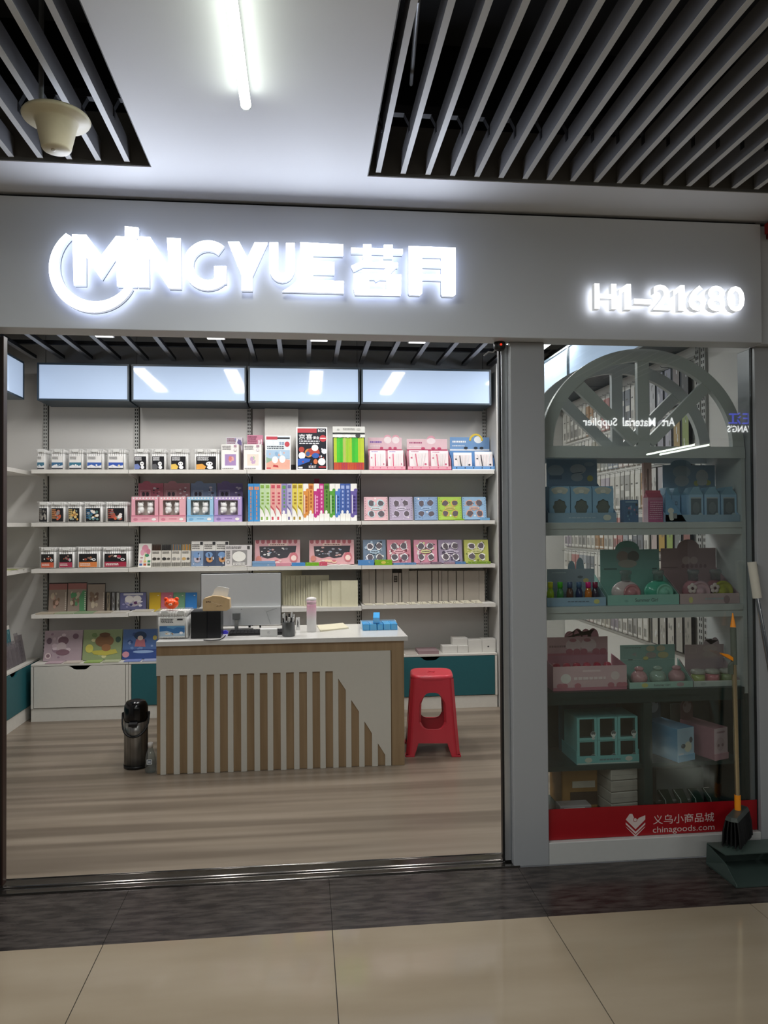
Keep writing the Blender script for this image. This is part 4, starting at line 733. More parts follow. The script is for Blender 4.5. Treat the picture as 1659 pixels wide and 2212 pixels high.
# cabinet top
zc=.4406
def c_pict(bg,cols,sd,ex): return [('r',0,0,1,1,bg)]+blobs(.04,.96,.05,.95,12,cols,sd,.1)+ex
for i,(a_,b_,pt,bg,l,ex) in enumerate(((95,177,1364,'#b29aa4','large mauve picture pack, left of three on the low cabinets',[('e',.5,.66,.14,.14,'#7a5462'),('e',.46,.45,.13,.16,'#c8b4b8'),('e',.5,.28,.18,.1,'#8a6270'),('e',.13,.66,.07,.1,'#6d5060'),('e',.82,.8,.08,.09,'#7d5a6a'),('e',.12,.17,.08,.1,'#d8c4c4'),('e',.12,.17,.05,.06,'#8a6a74')]),(179,263,1362,'#8ea06a','large green picture pack with a brown shape, middle of three on the low cabinets',[('e',.55,.62,.24,.2,'#8a5a34'),('e',.55,.82,.14,.08,'#6d4424'),('p',[(.2,.3),(.85,.34),(.9,.22),(.6,.14),(.3,.18)],'#c8b83a'),('e',.6,.4,.12,.12,'#a86a3c'),('e',.17,.38,.1,.14,'#d8cc4a'),('e',.9,.66,.07,.1,'#3a5a4a')]),(265,340,1361,'#4a70b4','large blue picture pack behind the marker case and counter end',[('e',.5,.78,.18,.14,'#22406a'),('p',[(.38,.66),(.62,.66),(.66,.4),(.34,.42)],'#c86a72'),('e',.5,.7,.08,.08,'#e8c8b4'),('r',0,0,1,.32,'#2c4a94'),('e',.6,.24,.3,.05,'#8fb0dc'),('e',.1,.16,.1,.1,'#d88a9a'),('e',.92,.7,.06,.08,'#d8c04a')]))):
    x0,x1,zt=span(a_,b_,pt,1424,6.16); a=(x1-x0)/2; h=(zt-zc)/math.cos(R(12))
    t=thing('picture_pack',l,'craft pack',((x0+x1)/2,6.14,zc+.004),lean=R(12),group='large picture packs on the low cabinets'); G().box(-a,a,0,.014,0,h,mat(bg,.4)).build('pack',t); art(t,'printed_front',-a,a,0,h,0,c_pict(bg,[['#9a7a8a','#c8b0b8','#d8c4cc'],['#b8c48a','#6d8a4a','#4a6a5a','#d8d090'],['#6a90cc','#2f4f94','#8aa4d8']][i],110+i,ex))
    for k in range(2): slab('magazine',f'thin printed sheet lying on the low cabinet, {("left","right")[k]} of two before the '+('mauve','green','blue')[i]+' picture pack','magazine',a_+2+k*40,a_+37+k*40,1425,1427,zc,[['#c0a8b0','#cfc4b8'],['#9ab46a','#b8bca0'],['#8090c8','#a0a8c8']][i][k],depth=.09,group='sheets before the picture packs')
for i,(a_,b_,pt,pb,c,l) in enumerate(((876,901,1406,1411,'#b8b0a8','thin magazine lying beside the counter end on the low cabinet'),(904,948,1401,1411,'#9a8084','stack of printed magazine lying right of the counter on the low cabinet'))):
    slab('magazine',l,'magazine',a_,b_,pt+3,pb,zc,c,depth=.18,group='magazines right of the counter',yf=6.05)
for i,(a_,b_,pt,pb,yf,dz,l) in enumerate(((956,988,1393,1410,6.08,0,'small white carton at the left foot of the white stack'),(988.6,1011,1396,1410,6.08,0,'small white carton under the raised one in the white stack'),(978,1010,1378,1394,6.10,.0615,'small white carton raised on top of the white stack'),(1011.5,1041,1383,1410,6.09,0,'square white carton second from the right end of the low cabinet'),(1041.5,1071,1382,1410,6.09,0,'square white carton at the right end of the low cabinet'))):
    x0,x1,zt=span(a_,b_,pt,pb,yf); b=at(a_,pb,yf).z; t=thing('white_carton',l,'box',((x0+x1)/2,yf,zc+.0004+(dz and .0585)),group='small white cartons'); a=(x1-x0)/2
    G().box(-a,a,0,.1,0,.058 if i<2 else zt-b,mat('#d6d4ce',.45)).build('carton',t,.001)
    if i==4: art(t,'mark',-a,a,0,zt-b,0,[('e',.45,.42,.07,.07,'#4a4a4a')])
    if i==2: pass
# ================================================================== the counter
CT=.804; CF=4.66; CB=5.24
oak=stretched('#93795a','#a98f6e',(28,28,1.6),.42,(.3,.7),6); panelw=mat('#d6d2c8',.4,n=.02)
cx0,cx1=at(338,1500,CF).x, at(873,1500,CF).x
t=thing('reception_counter','reception counter with a white slotted front panel over oak boards and a white top','counter',(0,0,0))
g=G(); g.box(at(337,1385,CF-.025).x,at(881,1373,CF-.025).x,CF-.025,CB+.02,CT-.029,CT,mat('#dcdad6',.16)); g.build('top',t,.002)
g=G(); g.box(cx0,cx1-.002,CF+.012,CF+.03,.001,CT-.0295,oak); g.box(cx0,cx1,CF-.002,CF+.0119,.715,CT-.0295,oak); g.box(at(846,1500,CF).x,cx1,CF-.002,CF+.0119,.001,.7149,oak); g.box(cx1-.02,cx1,CF+.0301,CB,.001,CT-.0295,oak); g.box(cx0,cx0+.02,CF+.0301,CB,.001,CT-.0295,oak); g.build('carcass',t)
def zq(zx,zy): p=at(240+.3978*zx,1220+.3978*zy,CF); return p.x,p.z
slots=[(244,268),(298,340),(372,414),(445,487),(519,561),(591,634),(664,706),(737,778),(808,850),(880,921),(951,993),(1022,1064),(1094,1135),(1164,1205)]
sl=[(1234,1275,617,680),(1304,1346,733,797),(1375,1416,850,915),(1447,1487,968,1032)]
pts=[(cx0,.7145),(cx0,.595)]
for a_,b_ in slots:
    xa,xb=zq(a_,800)[0],zq(b_,800)[0]
    if a_==244: pts+=[(xb,.595),(xb,.001)]
    else: pts+=[(xa,.001),(xa,.595),(xb,.595),(xb,.001)]
for a_,b_,u,v in sl:
    xa,xb=zq(a_,800)[0],zq(b_,800)[0]; pts+=[(xa,.001),(xa,zq(a_,u)[1]),(xb,zq(b_,v)[1]),(xb,.001)]
xr=zq(1519,800)[0]; pts+=[(xr,.001),(xr,.7145)]
G().prism(pts,CF-.004,CF+.0118,panelw).build('slotted_panel',t)
# things on the counter
p=onz(337,1381,CT); big=marker_case(338,409,1318,CT,'large clear marker case with a white and blue sea card on the counter left end',(.74,[('r',0,0,1,1,'#efede8')]+lines(.05,.55,.72,.94,3,'#4a4a4a',201)+[('r',.7,.86,.92,.93,'#333333'),('r',0,.06,1,.58,'#2f70b4'),('p',[(0,.06),(1,.06),(1,.24),(.6,.2),(.3,.34),(0,.3)],'#a9c4d8'),('p',[(.3,.5),(.55,.42),(.7,.52),(1,.48),(1,.58),(.3,.58)],'#4f96cc'),('e',.3,.2,.08,.06,'#e2d8c8'),('e',.86,.22,.07,.07,'#f0f2f4')]+blobs(.05,.6,.1,.3,5,['#d8c8b0','#e8eaec','#b08a6a'],202,.06)),yf=p.y,depth=.15,cap=.12,group=None)
ztop=[c for c in big.children if c.name.startswith('lid')][0]
hz=CT+at(373,1318,p.y).z-CT
c=at(371,1306,p.y+.07)
t=thing('bear_head_toy','orange toy bear head sitting on the large marker case','toy',(c.x,p.y+.06,hz+.001)); om=mat('#ff5a1c',.3); w=at(387,1306,p.y+.07).x-at(355,1306,p.y+.07).x
G().ball((0,0,.033),(w*.49,w*.42,.033),om,18,12).build('head',t)
for s in (-1,1):
    e=G().ball((s*w*.36,-.002,.061),(w*.15,w*.09,.013),om,12,8).build('ear',t); G().ball((s*w*.36,-.0095,.0615),(w*.09,w*.03,.008),mat('#e83c14',.35),10,6).build('inner_ear',e)
    G().ball((s*w*.26,-w*.36,.042),(w*.04,.003,.003),BLACK,8,6).build('eye',t)
G().ball((0,-w*.41,.031),(w*.14,.006,.007),mat('#e8b49a',.4),10,6).build('muzzle',t); G().ball((0,-w*.44,.033),(w*.05,.004,.003),BLACK,8,6).build('nose',t)
p=onz(412,1380,CT); x0=p.x; x1=at(477,1380,p.y).x; zt=at(445,1321,p.y).z
t=thing('speaker_box','matt black box on the counter under the tissue pack','speaker',((x0+x1)/2,p.y,CT+.0005)); a=(x1-x0)/2; h=zt-CT
g=G(); g.box(-a,a*.08,0,.15,0,h,mat('#0c0d10',.45)); g.box(a*.08,a,0.001,.15,0,h,mat('#101218',.35)); g.build('housing',t,.004); G().box(-a*.9,a*.9,.006,.14,h+.0002,h+.0012,mat('#1c1d20',.3)).build('top_plate',t)
# tissue pack
zt+=.002; yk=p.y+.05
def kk(px,py): q=at(px,py,yk); return q.x,q.z-zt
x0=kk(440,1300)[0]; x1=kk(498,1300)[0]; cx=(x0+x1)/2; tm=mat('#d8b98c',.35,n=.12,s=30)
t=thing('tissue_pack','beige soft tissue pack on the black box, a tissue pulled out','tissue pack',(cx,yk,zt)); a=(x1-x0)/2; q=lambda px,py:(kk(px,py)[0]-cx,kk(px,py)[1])
out=[(-a,.004),(-a+.004,0),(a-.02,0),(a,.012),(a*.98,q(495,1293)[1]),(q(480,1290)[0],q(480,1287)[1]),(q(462,1286)[0],q(462,1286)[1]),(-a+.006,q(442,1292)[1]),(-a,q(440,1296)[1])]
G().prism(out,-.045,.045,tm).build('wrapper',t,.009)
art(t,'printed_front',-a*.8,a*.7,.006,q(442,1297)[1]+.004,-.0451,[('r',.03,.78,.09,.9,'#5a3a20'),('r',.11,.8,.17,.92,'#5a3a20'),('r',.19,.78,.26,.9,'#6a4a2a'),('p',[(.5,.34),(.6,.44),(.66,.4),(.58,.36)],'#7a5030'),('p',[(.62,.32),(.74,.46),(.86,.38),(.74,.4)],'#7a5030'),('p',[(.2,.9),(.6,.62),(.9,.56),(.6,.58)],'#ecd8b4')])
G().prism([q(*k) for k in ((455,1289),(461,1281),(463,1273),(470,1267),(482,1268),(495,1271),(493,1282),(490,1292),(478,1291))],-.002,.006,mat('#eeeeec',.7)).build('tissue',t,.002)
# monitor seen from behind
ym=5.02; x0=at(433,1300,ym).x; x1=at(608,1300,ym).x; cx=(x0+x1)/2; a=(x1-x0)/2; zt=at(520,1238,ym).z; zb=at(520,1352,ym).z; zm=at(520,1313,ym).z; pc=mat('#c9cbcc',.35,n=.02)
t=thing('monitor','white-backed monitor with a black rim seen from behind on the counter','monitor',(cx,ym,CT+.0005)); z_=lambda z:z-CT
G().box(-a,a,.012,.02,z_(zb)+.01,z_(zt),mat('#15161a',.4)).build('bezel',t); G().box(-a+.005,a-.005,0,.0118,z_(zm),z_(zt)-.005,pc).build('back_panel',t,.002)
g=G(); g.box(-a-.003,a-.006,-.02,.0115,z_(zm)-.001,z_(zm)+.008,mat('#e4e6e6',.3)); g.prismx([(-.02,z_(zm)-.001),(.0115,z_(zm)-.001),(.0115,z_(zb)),(-.014,z_(zb)+.006)],-a-.003,a-.006,pc); g.build('lower_housing',t)
g=G(); g.flat([(a*.55,z_(zm)-.004),(a*.62,z_(zm)-.028),(a*.72,z_(zb)+.012),(a*.735,z_(zb)+.012),(a*.635,z_(zm)-.029),(a*.9,z_(zm)-.006),(a*.88,z_(zm)-.004),(a*.62,z_(zm)-.026)],-.0206,mat('#a4a8a8',.4)); g.flat([(a*.0,z_(zm)-.006),(a*.02,z_(zm)-.006),(a*.02,z_(zm)-.009),(0,z_(zm)-.009)],-.0207,BLACK); g.build('moulded_lines',t)
sx=at(512,1330,ym).x-cx; sz=z_(at(512,1330,ym).z)
g=G(); g.box(sx-.025,sx+.025,-.05,-.0201,sz-.02,sz+.022,mat('#7d8082',.3,.5)); g.build('stand_mount',t,.002); G().prismx([(-.048,sz-.0205),(-.03,sz-.0205),(-.03,.006),(-.048,.006)],sx-.012,sx+.012,mat('#a4a7a8',.25,.8)).build('stand_arm',t); G().box(sx-.1,sx+.1,-.09,.1,0,.0055,mat('#a4a7a8',.25,.8)).build('stand_foot',t,.002)
p=onz(500,1372,CT); 
t=thing('keyboard','black keyboard lying in front of the monitor','keyboard',(at(566,1366,4.86).x,4.805,CT+.0005)); kb=mat('#121214',.4); kw=(at(636,1366,4.9).x-at(494,1366,4.9).x)/2
G().prismx([(0,0),(.12,0),(.12,.018),(0,.008)],-kw,kw,kb).build('body',t); g=G()
for r_ in range(5):
    for k in range(18): xx=-kw+.008+(2*kw-.016)*k/18; yy=.008+.022*r_; g.box(xx+.001,xx+(2*kw-.016)/18-.001,yy,yy+.018,.0092+.0018*r_,.0175+.0018*r_,mat('#1b1b1e',.45))
g.build('keys',t)
def cable(nm,label,pts,r,m): tag(G().tube(pts,r,m,7).build(nm),label,'cable')
P=lambda px,py,dz=.004:tuple(onz(px,py,CT)+Vector((0,0,dz)))
cable('cable','black cable looping over the counter edge beside the black box',[P(487,1374),P(483,1379),P(474,1383.5),P(456,1385),P(440,1384)],.0028,BLACK)
cable('cable','black cable hanging behind the monitor, left of two',[(at(538,1348,5.06).x,5.06,.865),(at(539,1354,5.06).x,5.07,.83),(at(539,1360,5.06).x,5.07,.8195)],.008,BLACK)
cable('cable','black cable hanging behind the monitor, right of two',[(at(562,1348,5.06).x,5.06,.865),(at(562,1354,5.06).x,5.07,.83),(at(562,1360,5.06).x,5.07,.8175)],.006,BLACK)
t=thing('plastic_packet','small violet-blue plastic packet beside the black box','packet',tuple(onz(486,1370,CT)+Vector((0,0,.0005)))); G().prism([(-.02,0),(.018,0),(.02,.012),(.004,.022),(-.018,.016)],0,.03,mat('#4038c8',.3)).build('bag',t,.003)
t=thing('business_card_box','low white box with a grey ring mark before the keyboard','box',(at(580,1370,4.72).x,4.742,CT+.0005)); a=(at(598,1370,4.75).x-at(561,1370,4.75).x)/2
G().box(-a,a,0,.05,0,.046,mat('#cfcfcd',.4)).build('carton',t,.002); art(t,'ring_mark',-.012,.012,.014,.036,0,[('e',.5,.5,.35,.42,'#8a8c8e'),('e',.5,.5,.27,.33,'#cfcfcd'),('e',.5,.52,.1,.14,'#8a8c8e')])
# pen pot
p=onz(623,1376,CT); xc=at(623,1360,p.y).x; r_=(at(637,1360,p.y).x-at(609,1360,p.y).x)/2; y_=p.y+r_; h=at(623,1343,y_).z-CT
t=thing('pen_pot','grey mesh pen pot full of pens on the counter','pen holder',(xc,y_,CT+.0005)); pm2=mat('#5b5d5e',.35,.6)
g=G(); g.lathe([(r_*.97,0),(r_,.004),(r_,h-.004),(r_*1.04,h),(r_*.96,h),(r_*.94,h-.004),(r_*.94,.006)],pm2,n=28); g.build('pot',t); rr=random.Random(5)
for i in range(13):
    an=6.2832*i/13; d=.72*r_; L=h+rr.uniform(.02,.06); c_=rr.choice(['#2a2a2c','#d8d8d6','#3a3a3e','#c6c6c8','#e6e6e6','#16161a','#c89aa4'])
    g=G(); bx,by=d*.8*math.cos(an),d*.8*math.sin(an); tx,ty=d*1.2*math.cos(an),d*1.2*math.sin(an)
    g.tube([(bx,by,.008),(bx+(tx-bx)*.75,by+(ty-by)*.75,L*.76)],.0042,mat(c_,.3),7); g.tube([(bx+(tx-bx)*.75,by+(ty-by)*.75,L*.76),(tx,ty,L)],.0048,mat('#17171a' if i%2 else '#dcdcda',.3),7)
    o=g.build('pen'); tag(o,('black-topped' if i%2 else 'white-topped')+' pen standing in the mesh pen pot','pen','pens in the mesh pot'); o.location=t.location
t=thing('card_holder','white card standing behind the pen pot','card',(at(644,1350,5.0).x,5.0,CT+.0005)); g=G(); g.box(-.015,.011,0,.002,0,.085,mat('#dcdcda',.5)); g.build('card',t); art(t,'printed_front',-.015,.011,0,.085,0,[('p',[(.3,.4),(.6,.3),(.7,.6),(.4,.85)],'#5a5a5c'),('e',.5,.3,.15,.06,'#77777a')])
# bottle
p=onz(673,1366,CT); r_=(at(684,1350,p.y).x-at(662,1350,p.y).x)/2*.96; y_=p.y+r_; xc=at(673,1350,y_).x; h=at(673,1290,y_).z-CT
t=thing('bottle','pink to white tall bottle with a white flip lid on the counter','bottle',(xc,y_,CT+.0005))
BM=bpy.data.materials.new('bottle_gradient'); BM.use_nodes=True; nt=BM.node_tree; b=nt.nodes['Principled BSDF']; tc=nt.nodes.new('ShaderNodeTexCoord'); sp=nt.nodes.new('ShaderNodeSeparateXYZ'); mr=nt.nodes.new('ShaderNodeMapRange'); mr.inputs[1].default_value=.07; mr.inputs[2].default_value=.17; cr=nt.nodes.new('ShaderNodeValToRGB'); cr.color_ramp.elements[0].color=lin('#d8d6d4'); cr.color_ramp.elements[1].color=lin('#d8a0b4')
nt.links.new(tc.outputs['Object'],sp.inputs[0]); nt.links.new(sp.outputs[2],mr.inputs[0]); nt.links.new(mr.outputs[0],cr.inputs[0]); nt.links.new(cr.outputs[0],b.inputs['Base Color']); b.inputs['Roughness'].default_value=.28
G().lathe([(r_*.97,0),(r_,.003),(r_,h*.76),(r_*.98,h*.765),(r_*.98,h*.8)],BM,n=28).build('body',t); G().lathe([(r_*.99,h*.8005),(r_*.99,h*.915)],mat('#d8b4c0',.35),n=28).build('collar',t)
g=G(); g.lathe([(r_*1.0,h*.9155),(r_*1.02,h*.93),(r_*.98,h*.975),(r_*.5,h)],mat('#e2dcda',.3),n=28); g.box(-r_*1.2,-r_*.9,-.006,.006,h*.9,h*.94,mat('#e2dcda',.3)); g.build('flip_lid',t)
# note pad
pts=[onz(*q,CT) for q in ((692,1365),(753,1358),(741,1348),(685,1353))]
g=G(); k=[tuple(q+Vector((0,0,d))) for d in (.0006,.009) for q in pts]
g.poly(k,[(3,2,1,0),(4,5,6,7),(0,1,5,4),(1,2,6,5),(2,3,7,6),(3,0,4,7)],mat('#dad3b8',.6)); tag(g.build('note_pad'),'cream note pad lying between the pink bottle and the blue boxes','note pad')
# blue boxes in an open carton
bl=mat('#3f9fdc',.35); bl2=mat('#59aee2',.35)
p=onz(784,1363,CT); yb=p.y; x0=p.x; x1=at(859,1363,yb).x; h=at(820,1348,yb).z-CT; dep=.16
t=thing('display_tray','shallow open pale blue tray holding the blue boxes on the counter','tray',((x0+x1)/2,yb,CT+.0005)); a=(x1-x0)/2; tm=mat('#bcd4e2',.4)
g=G(); g.box(-a,a,0,dep+.02,0,.0015,tm); g.prismx([(.0,.0015),(dep+.02,.0015),(dep+.02,h+.004),(dep*.7,h+.004)],-a-.0025,-a-.0005,tm); g.prismx([(.0,.0015),(dep+.02,.0015),(dep+.02,h+.004),(dep*.7,h+.004)],a+.0005,a+.0025,tm); g.box(-a,a,dep+.018,dep+.02,.0015,h+.004,tm); g.build('tray',t)
n=5; w=2*a/n
for i in range(n):
    q=thing('blue_box','bright blue slim box lying in the tray, '+('leftmost','second from left','middle one, angled','fourth from left','rightmost')[i]+' of the front row','box',((x0+x1)/2-a+w*(i+.5),yb+.004,CT+.0022),rz=.02 if i==2 else 0,group='bright blue boxes on the counter')
    f=w*.5-.0012-(.0025 if i==2 else 0); g=G(); g.box(-f,f,0,dep*.92,0,h-.003,bl2 if i%2 else bl); g.build('carton',q,.0006); g=G(); rr=random.Random(i)
    for k in range(7): u=rr.uniform(-f,f*.3); v=rr.uniform(.01,dep*.85); g.poly([(u,v,h-.0026),(u+f*.6,v,h-.0026),(u+f*.6,v+.008,h-.0026),(u,v+.008,h-.0026)],[(0,1,2,3)],mat(rr.choice(['#d8a48a','#7fc4ea','#2f86c8']),.4))
    g.build('top_print',q); art(q,'front_print',-f,f,0,h-.003,0,[('r',.12,.1,.88,.9,'#4aa6e0'),('r',.1,.05,.9,.1,'#2f86c8')])
q=thing('blue_box','bright blue slim box tilted on top of the others in the tray','box',(at(813,1345,yb+.02).x,yb+.02,CT+.0022+h-.0015),rz=-.12,lean=-R(12),group='bright blue boxes on the counter'); g=G(); f=w*.46; g.box(-f,f,0,.1,.001,h-.002,bl); g.build('carton',q,.0006); art(q,'front_print',-f,f,.001,h-.002,0,[('r',.12,.1,.88,.9,'#4aa6e0')])
q.rotation_euler[0]=R(14)
# ================================================================== floor things
def stool():
    t=thing('plastic_stool','red plastic stool with arched side openings beside the counter','stool',(at(934,1630,4.95).x,4.97,0),rz=R(-7)); m=mat('#d63c4b',.3,n=.04,clear=.15)
    H=.515; tw,bw=.138,.175
    def quarter(k):      # one side wall as a strip grid with the opening left out
        g=G(); N=28
        def half(z): return tw+(bw-tw)*(1-z/H)**1.15
        def lower(u): au=abs(u); return 0 if au>.70 else (.085*min(1,(.70-au)/.12) if au>.58 else .085)
        def rng(u):
            au=abs(u)
            if au>=.55: return None
            lo=.17+.045*(au/.55)**4; hi=.405-.07*(au/.55)**3.2
            return lo,hi
        def pt(u,z,o):
            hw=half(z)-o; c=.93
            x=u*hw; rnd_=max(0,(abs(u)-.78)/.22); y=-hw+hw*.12*rnd_**2
            return (x,y,z)
        for o_,sgn in ((0,1),(.006,-1)):
            for i in range(N):
                u0=-1+2*i/N; u1=-1+2*(i+1)/N; um=(u0+u1)/2
                def col(z0f,z1f,M):
                    for j in range(M):
                        a0=z0f(u0)+(z1f(u0)-z0f(u0))*j/M; a1=z0f(u0)+(z1f(u0)-z0f(u0))*(j+1)/M; b0=z0f(u1)+(z1f(u1)-z0f(u1))*j/M; b1=z0f(u1)+(z1f(u1)-z0f(u1))*(j+1)/M
                        q=[pt(u0,a0,o_),pt(u1,b0,o_),pt(u1,b1,o_),pt(u0,a1,o_)]
                        if sgn<0: q=q[::-1]
                        g.poly(q,[(0,1,2,3)],m,True)
                R_=rng(um); top=lambda u:H-.022
                L=lambda u:max(lower(u),.0)
                rl=lambda u:(.17+.045*(min(abs(u),.55)/.55)**4); rh=lambda u:(.405-.07*(min(abs(u),.55)/.55)**3.2)
                if R_: col(L,rl,3); col(rh,top,4)
                else: col(L,top,8)
        # rim of the opening
        K=[(-.55+1.1*i/20) for i in range(21)]
        for o in ((lambda u:.17+.045*(abs(u)/.55)**4,1),(lambda u:.405-.07*(abs(u)/.55)**3.2,-1)):
            for i in range(20):
                q=[pt(K[i],o[0](K[i]),0),pt(K[i+1],o[0](K[i+1]),0),pt(K[i+1],o[0](K[i+1]),.02),pt(K[i],o[0](K[i]),.02)]
                g.poly(q if o[1]>0 else q[::-1],[(0,1,2,3)],m)
        for s in (-1,1):
            q=[pt(s*.55,.215,0),pt(s*.55,.335,0),pt(s*.55,.335,.02),pt(s*.55,.215,.02)]; g.poly(q,[(0,1,2,3)],m)
        for s in (-1,1): g.box(s*bw*.84-.027,s*bw*.84+.027,-bw-.004,-bw+.035,0.0005,.012,m)
        g.xform(Matrix.Rotation(k*math.pi/2,4,'Z')); return g
    for k in range(4): quarter(k).build('side_leg_frame',t)
    P=[]; n=40
    def sq(r,z): return [(r*math.copysign(abs(math.cos(6.2832*i/n))**.45,math.cos(6.2832*i/n)), r*math.copysign(abs(math.sin(6.2832*i/n))**.45,math.sin(6.2832*i/n)),z) for i in range(n)]
    prof=[(tw+.003,H-.03),(tw+.004,H-.018),(tw,H-.006),(tw-.008,H-.001),(tw-.02,H),(tw-.05,H-.002),(.02,H-.003)]
    g=G(); V=[]; 
    for r_,z in prof: V+=sq(r_,z)
    F=[(j*n+i,j*n+(i+1)%n,(j+1)*n+(i+1)%n,(j+1)*n+i) for j in range(len(prof)-1) for i in range(n)]
    g.poly(V,F,m,True); g.poly(V,[tuple((len(prof)-1)*n+i for i in range(n))],m)
    for an in (.6,2.17): g.tube([(-.03*math.cos(an),-.03*math.sin(an),H-.0025),(.03*math.cos(an),.03*math.sin(an),H-.0025)],.003,mat('#b02a38',.35),6)
    g.build('seat',t)
stool()
# vacuum flask
p=onz(290,1664,0); r_=(at(322,1600,p.y+.08).x-at(267,1600,p.y+.08).x)/2*.93; y_=p.y+r_; x_=at(294,1640,y_).x; sc=lambda py:at(294,py,y_).z
t=thing('vacuum_flask','steel vacuum flask with a black pump lid and folded handle beside the counter','flask',(x_,y_,0)); z1,z2_,z3=sc(1556),sc(1530),sc(1511); stl=stretched('#7d7b78','#a5a3a0',(60,60,.5),.3); stl.node_tree.nodes['Principled BSDF'].inputs['Metallic'].default_value=.85
G().lathe([(r_*1.02,.002),(r_*1.04,.02)],BLACK,n=30).build('base_ring',t); G().lathe([(r_,.0205),(r_*1.0,z1-.06),(r_*.97,z1)],stl,n=30).build('steel_body',t)
G().lathe([(r_*.98,z1+.0005),(r_*1.02,z1+.02),(r_*1.0,z2_),(r_*.96,z3-.03),(r_*.78,z3-.008),(r_*.4,z3)],mat('#08080a',.18),n=30).build('pump_lid',t); pump=[c for c in t.children if c.name.startswith('pump_lid')][0]
g=G(); g.prismx([(-r_*1.0,z1+.01),(-r_*1.35,z1+.0),(-r_*1.35,z1-.015),(-r_*.98,z1-.01)],-.025,.025,BLACK); g.build('spout',pump)
for s in (-1,1): G().box(s*r_*1.03-.009,s*r_*1.03+.009,-.012,.012,sc(1545),sc(1538),BLACK).build('handle_hinge',t)
hp=[(r_*1.12*math.cos(math.pi+math.pi*i/12), -r_*1.12*abs(math.sin(math.pi*i/12))*1.0, sc(1540)-(sc(1540)-sc(1585))*math.sin(math.pi*i/12)**.6) for i in range(13)]
G().tube(hp,.006,BLACK,8).build('carry_handle',t)
g=G()
for k in range(3): 
    z0=.05+.055*k; g.poly([(r_*1.003*math.cos(a_),r_*1.003*math.sin(a_),z) for z in (z0,z0+.04) for a_ in (R(178),R(188),R(198),R(207))],[(0,1,5,4),(1,2,6,5),(2,3,7,6)],mat('#cfc8b8',.5))
g.build('label_strip',t)
p=onz(324,1671,0); r_=.032; y_=p.y+r_; x_=at(325,1660,y_).x; sc=lambda py:at(325,py,y_).z
t=thing('water_bottle','small clear plastic water bottle with a white cap standing between the flask and counter','bottle',(x_,y_,0)); pl=clearmat('#dfe6e6',.08,body=.06)
G().lathe([(r_*.9,.001),(r_,.008),(r_,.05),(r_*.95,.055),(r_,.06),(r_,sc(1640)),(r_*.8,sc(1628)),(r_*.42,sc(1615))],pl,n=20).build('body',t); G().lathe([(r_*.48,sc(1614)),(r_*.48,sc(1604))],mat('#d4d0cc',.4),n=16).build('cap',t)
art(t,'label',-.016,.016,.055,.085,-r_-.0005,[('r',0,0,1,1,'#d8dde2'),('r',.15,.15,.85,.85,'#4a5a6c'),('r',.25,.3,.75,.7,'#c8ccd4')])
p=onz(333,1660,0); tag(G().box(-.925,-.899,4.9,5.1,.0005,.24,mat('#2a1512',.4)).build('waste_bin'),'dark brown bin standing behind the water bottle at the counter side','bin')
# leaflets and clear holders on the left-wall cabinet
lx=-2.255
for i,(y_,c,w,h,l,hz) in enumerate(((5.885,'#2c3a3f',.09,.30,'dark patterned leaflet standing on the left cabinet beside the door edge',0),(5.985,'#c8b48a',.096,.29,'cream and brown picture leaflet standing on the left cabinet',0),(6.09,'#3f7f88',.1,.29,'teal leaflet standing on the left cabinet',0))):
    t=thing('leaflet',l,'leaflet',(lx,y_,.4418),R(90),lean=R(8)); G().box(-w/2,w/2,0,.003,.12,.12+h*.6,mat(c,.4)).build('sheet',t); G().box(-w/2,w/2,.0032,.006,0,.11,mat('#b8b4b0',.5)).build('support',t)
    art(t,'printed_front',-w/2,w/2,.12,.12+h*.6,0,[('r',0,.82,1,1,'#d8d4ca')]+blobs(.05,.95,.05,.8,9,[['#e0dcd8','#14181c','#6a7478'],['#8a6a3a','#e8dcc0','#5a4a2c'],['#9cc4c8','#2f6068','#3f7f88']][i],300+i,.16))
for i,(y_,l) in enumerate(((5.90,'grey white board standing behind the dark leaflet on the left cabinet'),(6.035,'grey white board standing behind the teal leaflet on the left cabinet'))):
    t=thing('backing_board',l,'board',(lx-.08,y_,.4408),R(90),lean=R(4)); G().box(-.06,.06,0,.004,0,.43,mat('#b9b2ac',.5)).build('sheet',t)
for i,y_ in enumerate((5.80,5.885,5.97,6.055,6.145)):
    t=thing('leaflet_holder','clear acrylic leaflet holder on the left cabinet, '+('nearest the door','second from the door','middle of the row','fourth from the door','tallest, farthest from the door')[i],'leaflet holder',(lx+.075,y_,.4468),R(90),lean=R(10),group='clear leaflet holders on the left cabinet'); h=.16 if i<4 else .21
    am=clearmat('#e6e4e6',.09,body=.18,bodycol='#c8c0c4'); g=G(); g.box(-.04,.04,0,.002,0,h,am); g.box(-.04,.04,.03,.032,0,h+.02,am); g.box(-.04,-.038,.002,.03,0,h,am); g.box(.038,.04,.002,.03,0,h,am); g.box(-.04,.04,.002,.03,0,.002,am); g.build('holder',t); G().box(-.02,.018,.006,.012,.003,h*.8,mat('#5f5558',.4)).build('insert',t)
for i in range(5):
    t=thing('magazine','thin yellow-green magazine on the left wall shelf, '+('nearest the door','second from the door','third from the door','fourth from the door','farthest from the door')[i],'magazine',(-2.235,5.62+.12*i,ZR[2]+.0008+.0021*(i%2)),rz=.3+.1*i,group='magazines on the left wall shelf'); G().box(-.05,.05,-.07,.07,0,.002,mat(['#c8c8a0','#8a9a4a','#d8d4c0','#a8b070','#c0bca8'][i],.4)).build('pages',t)
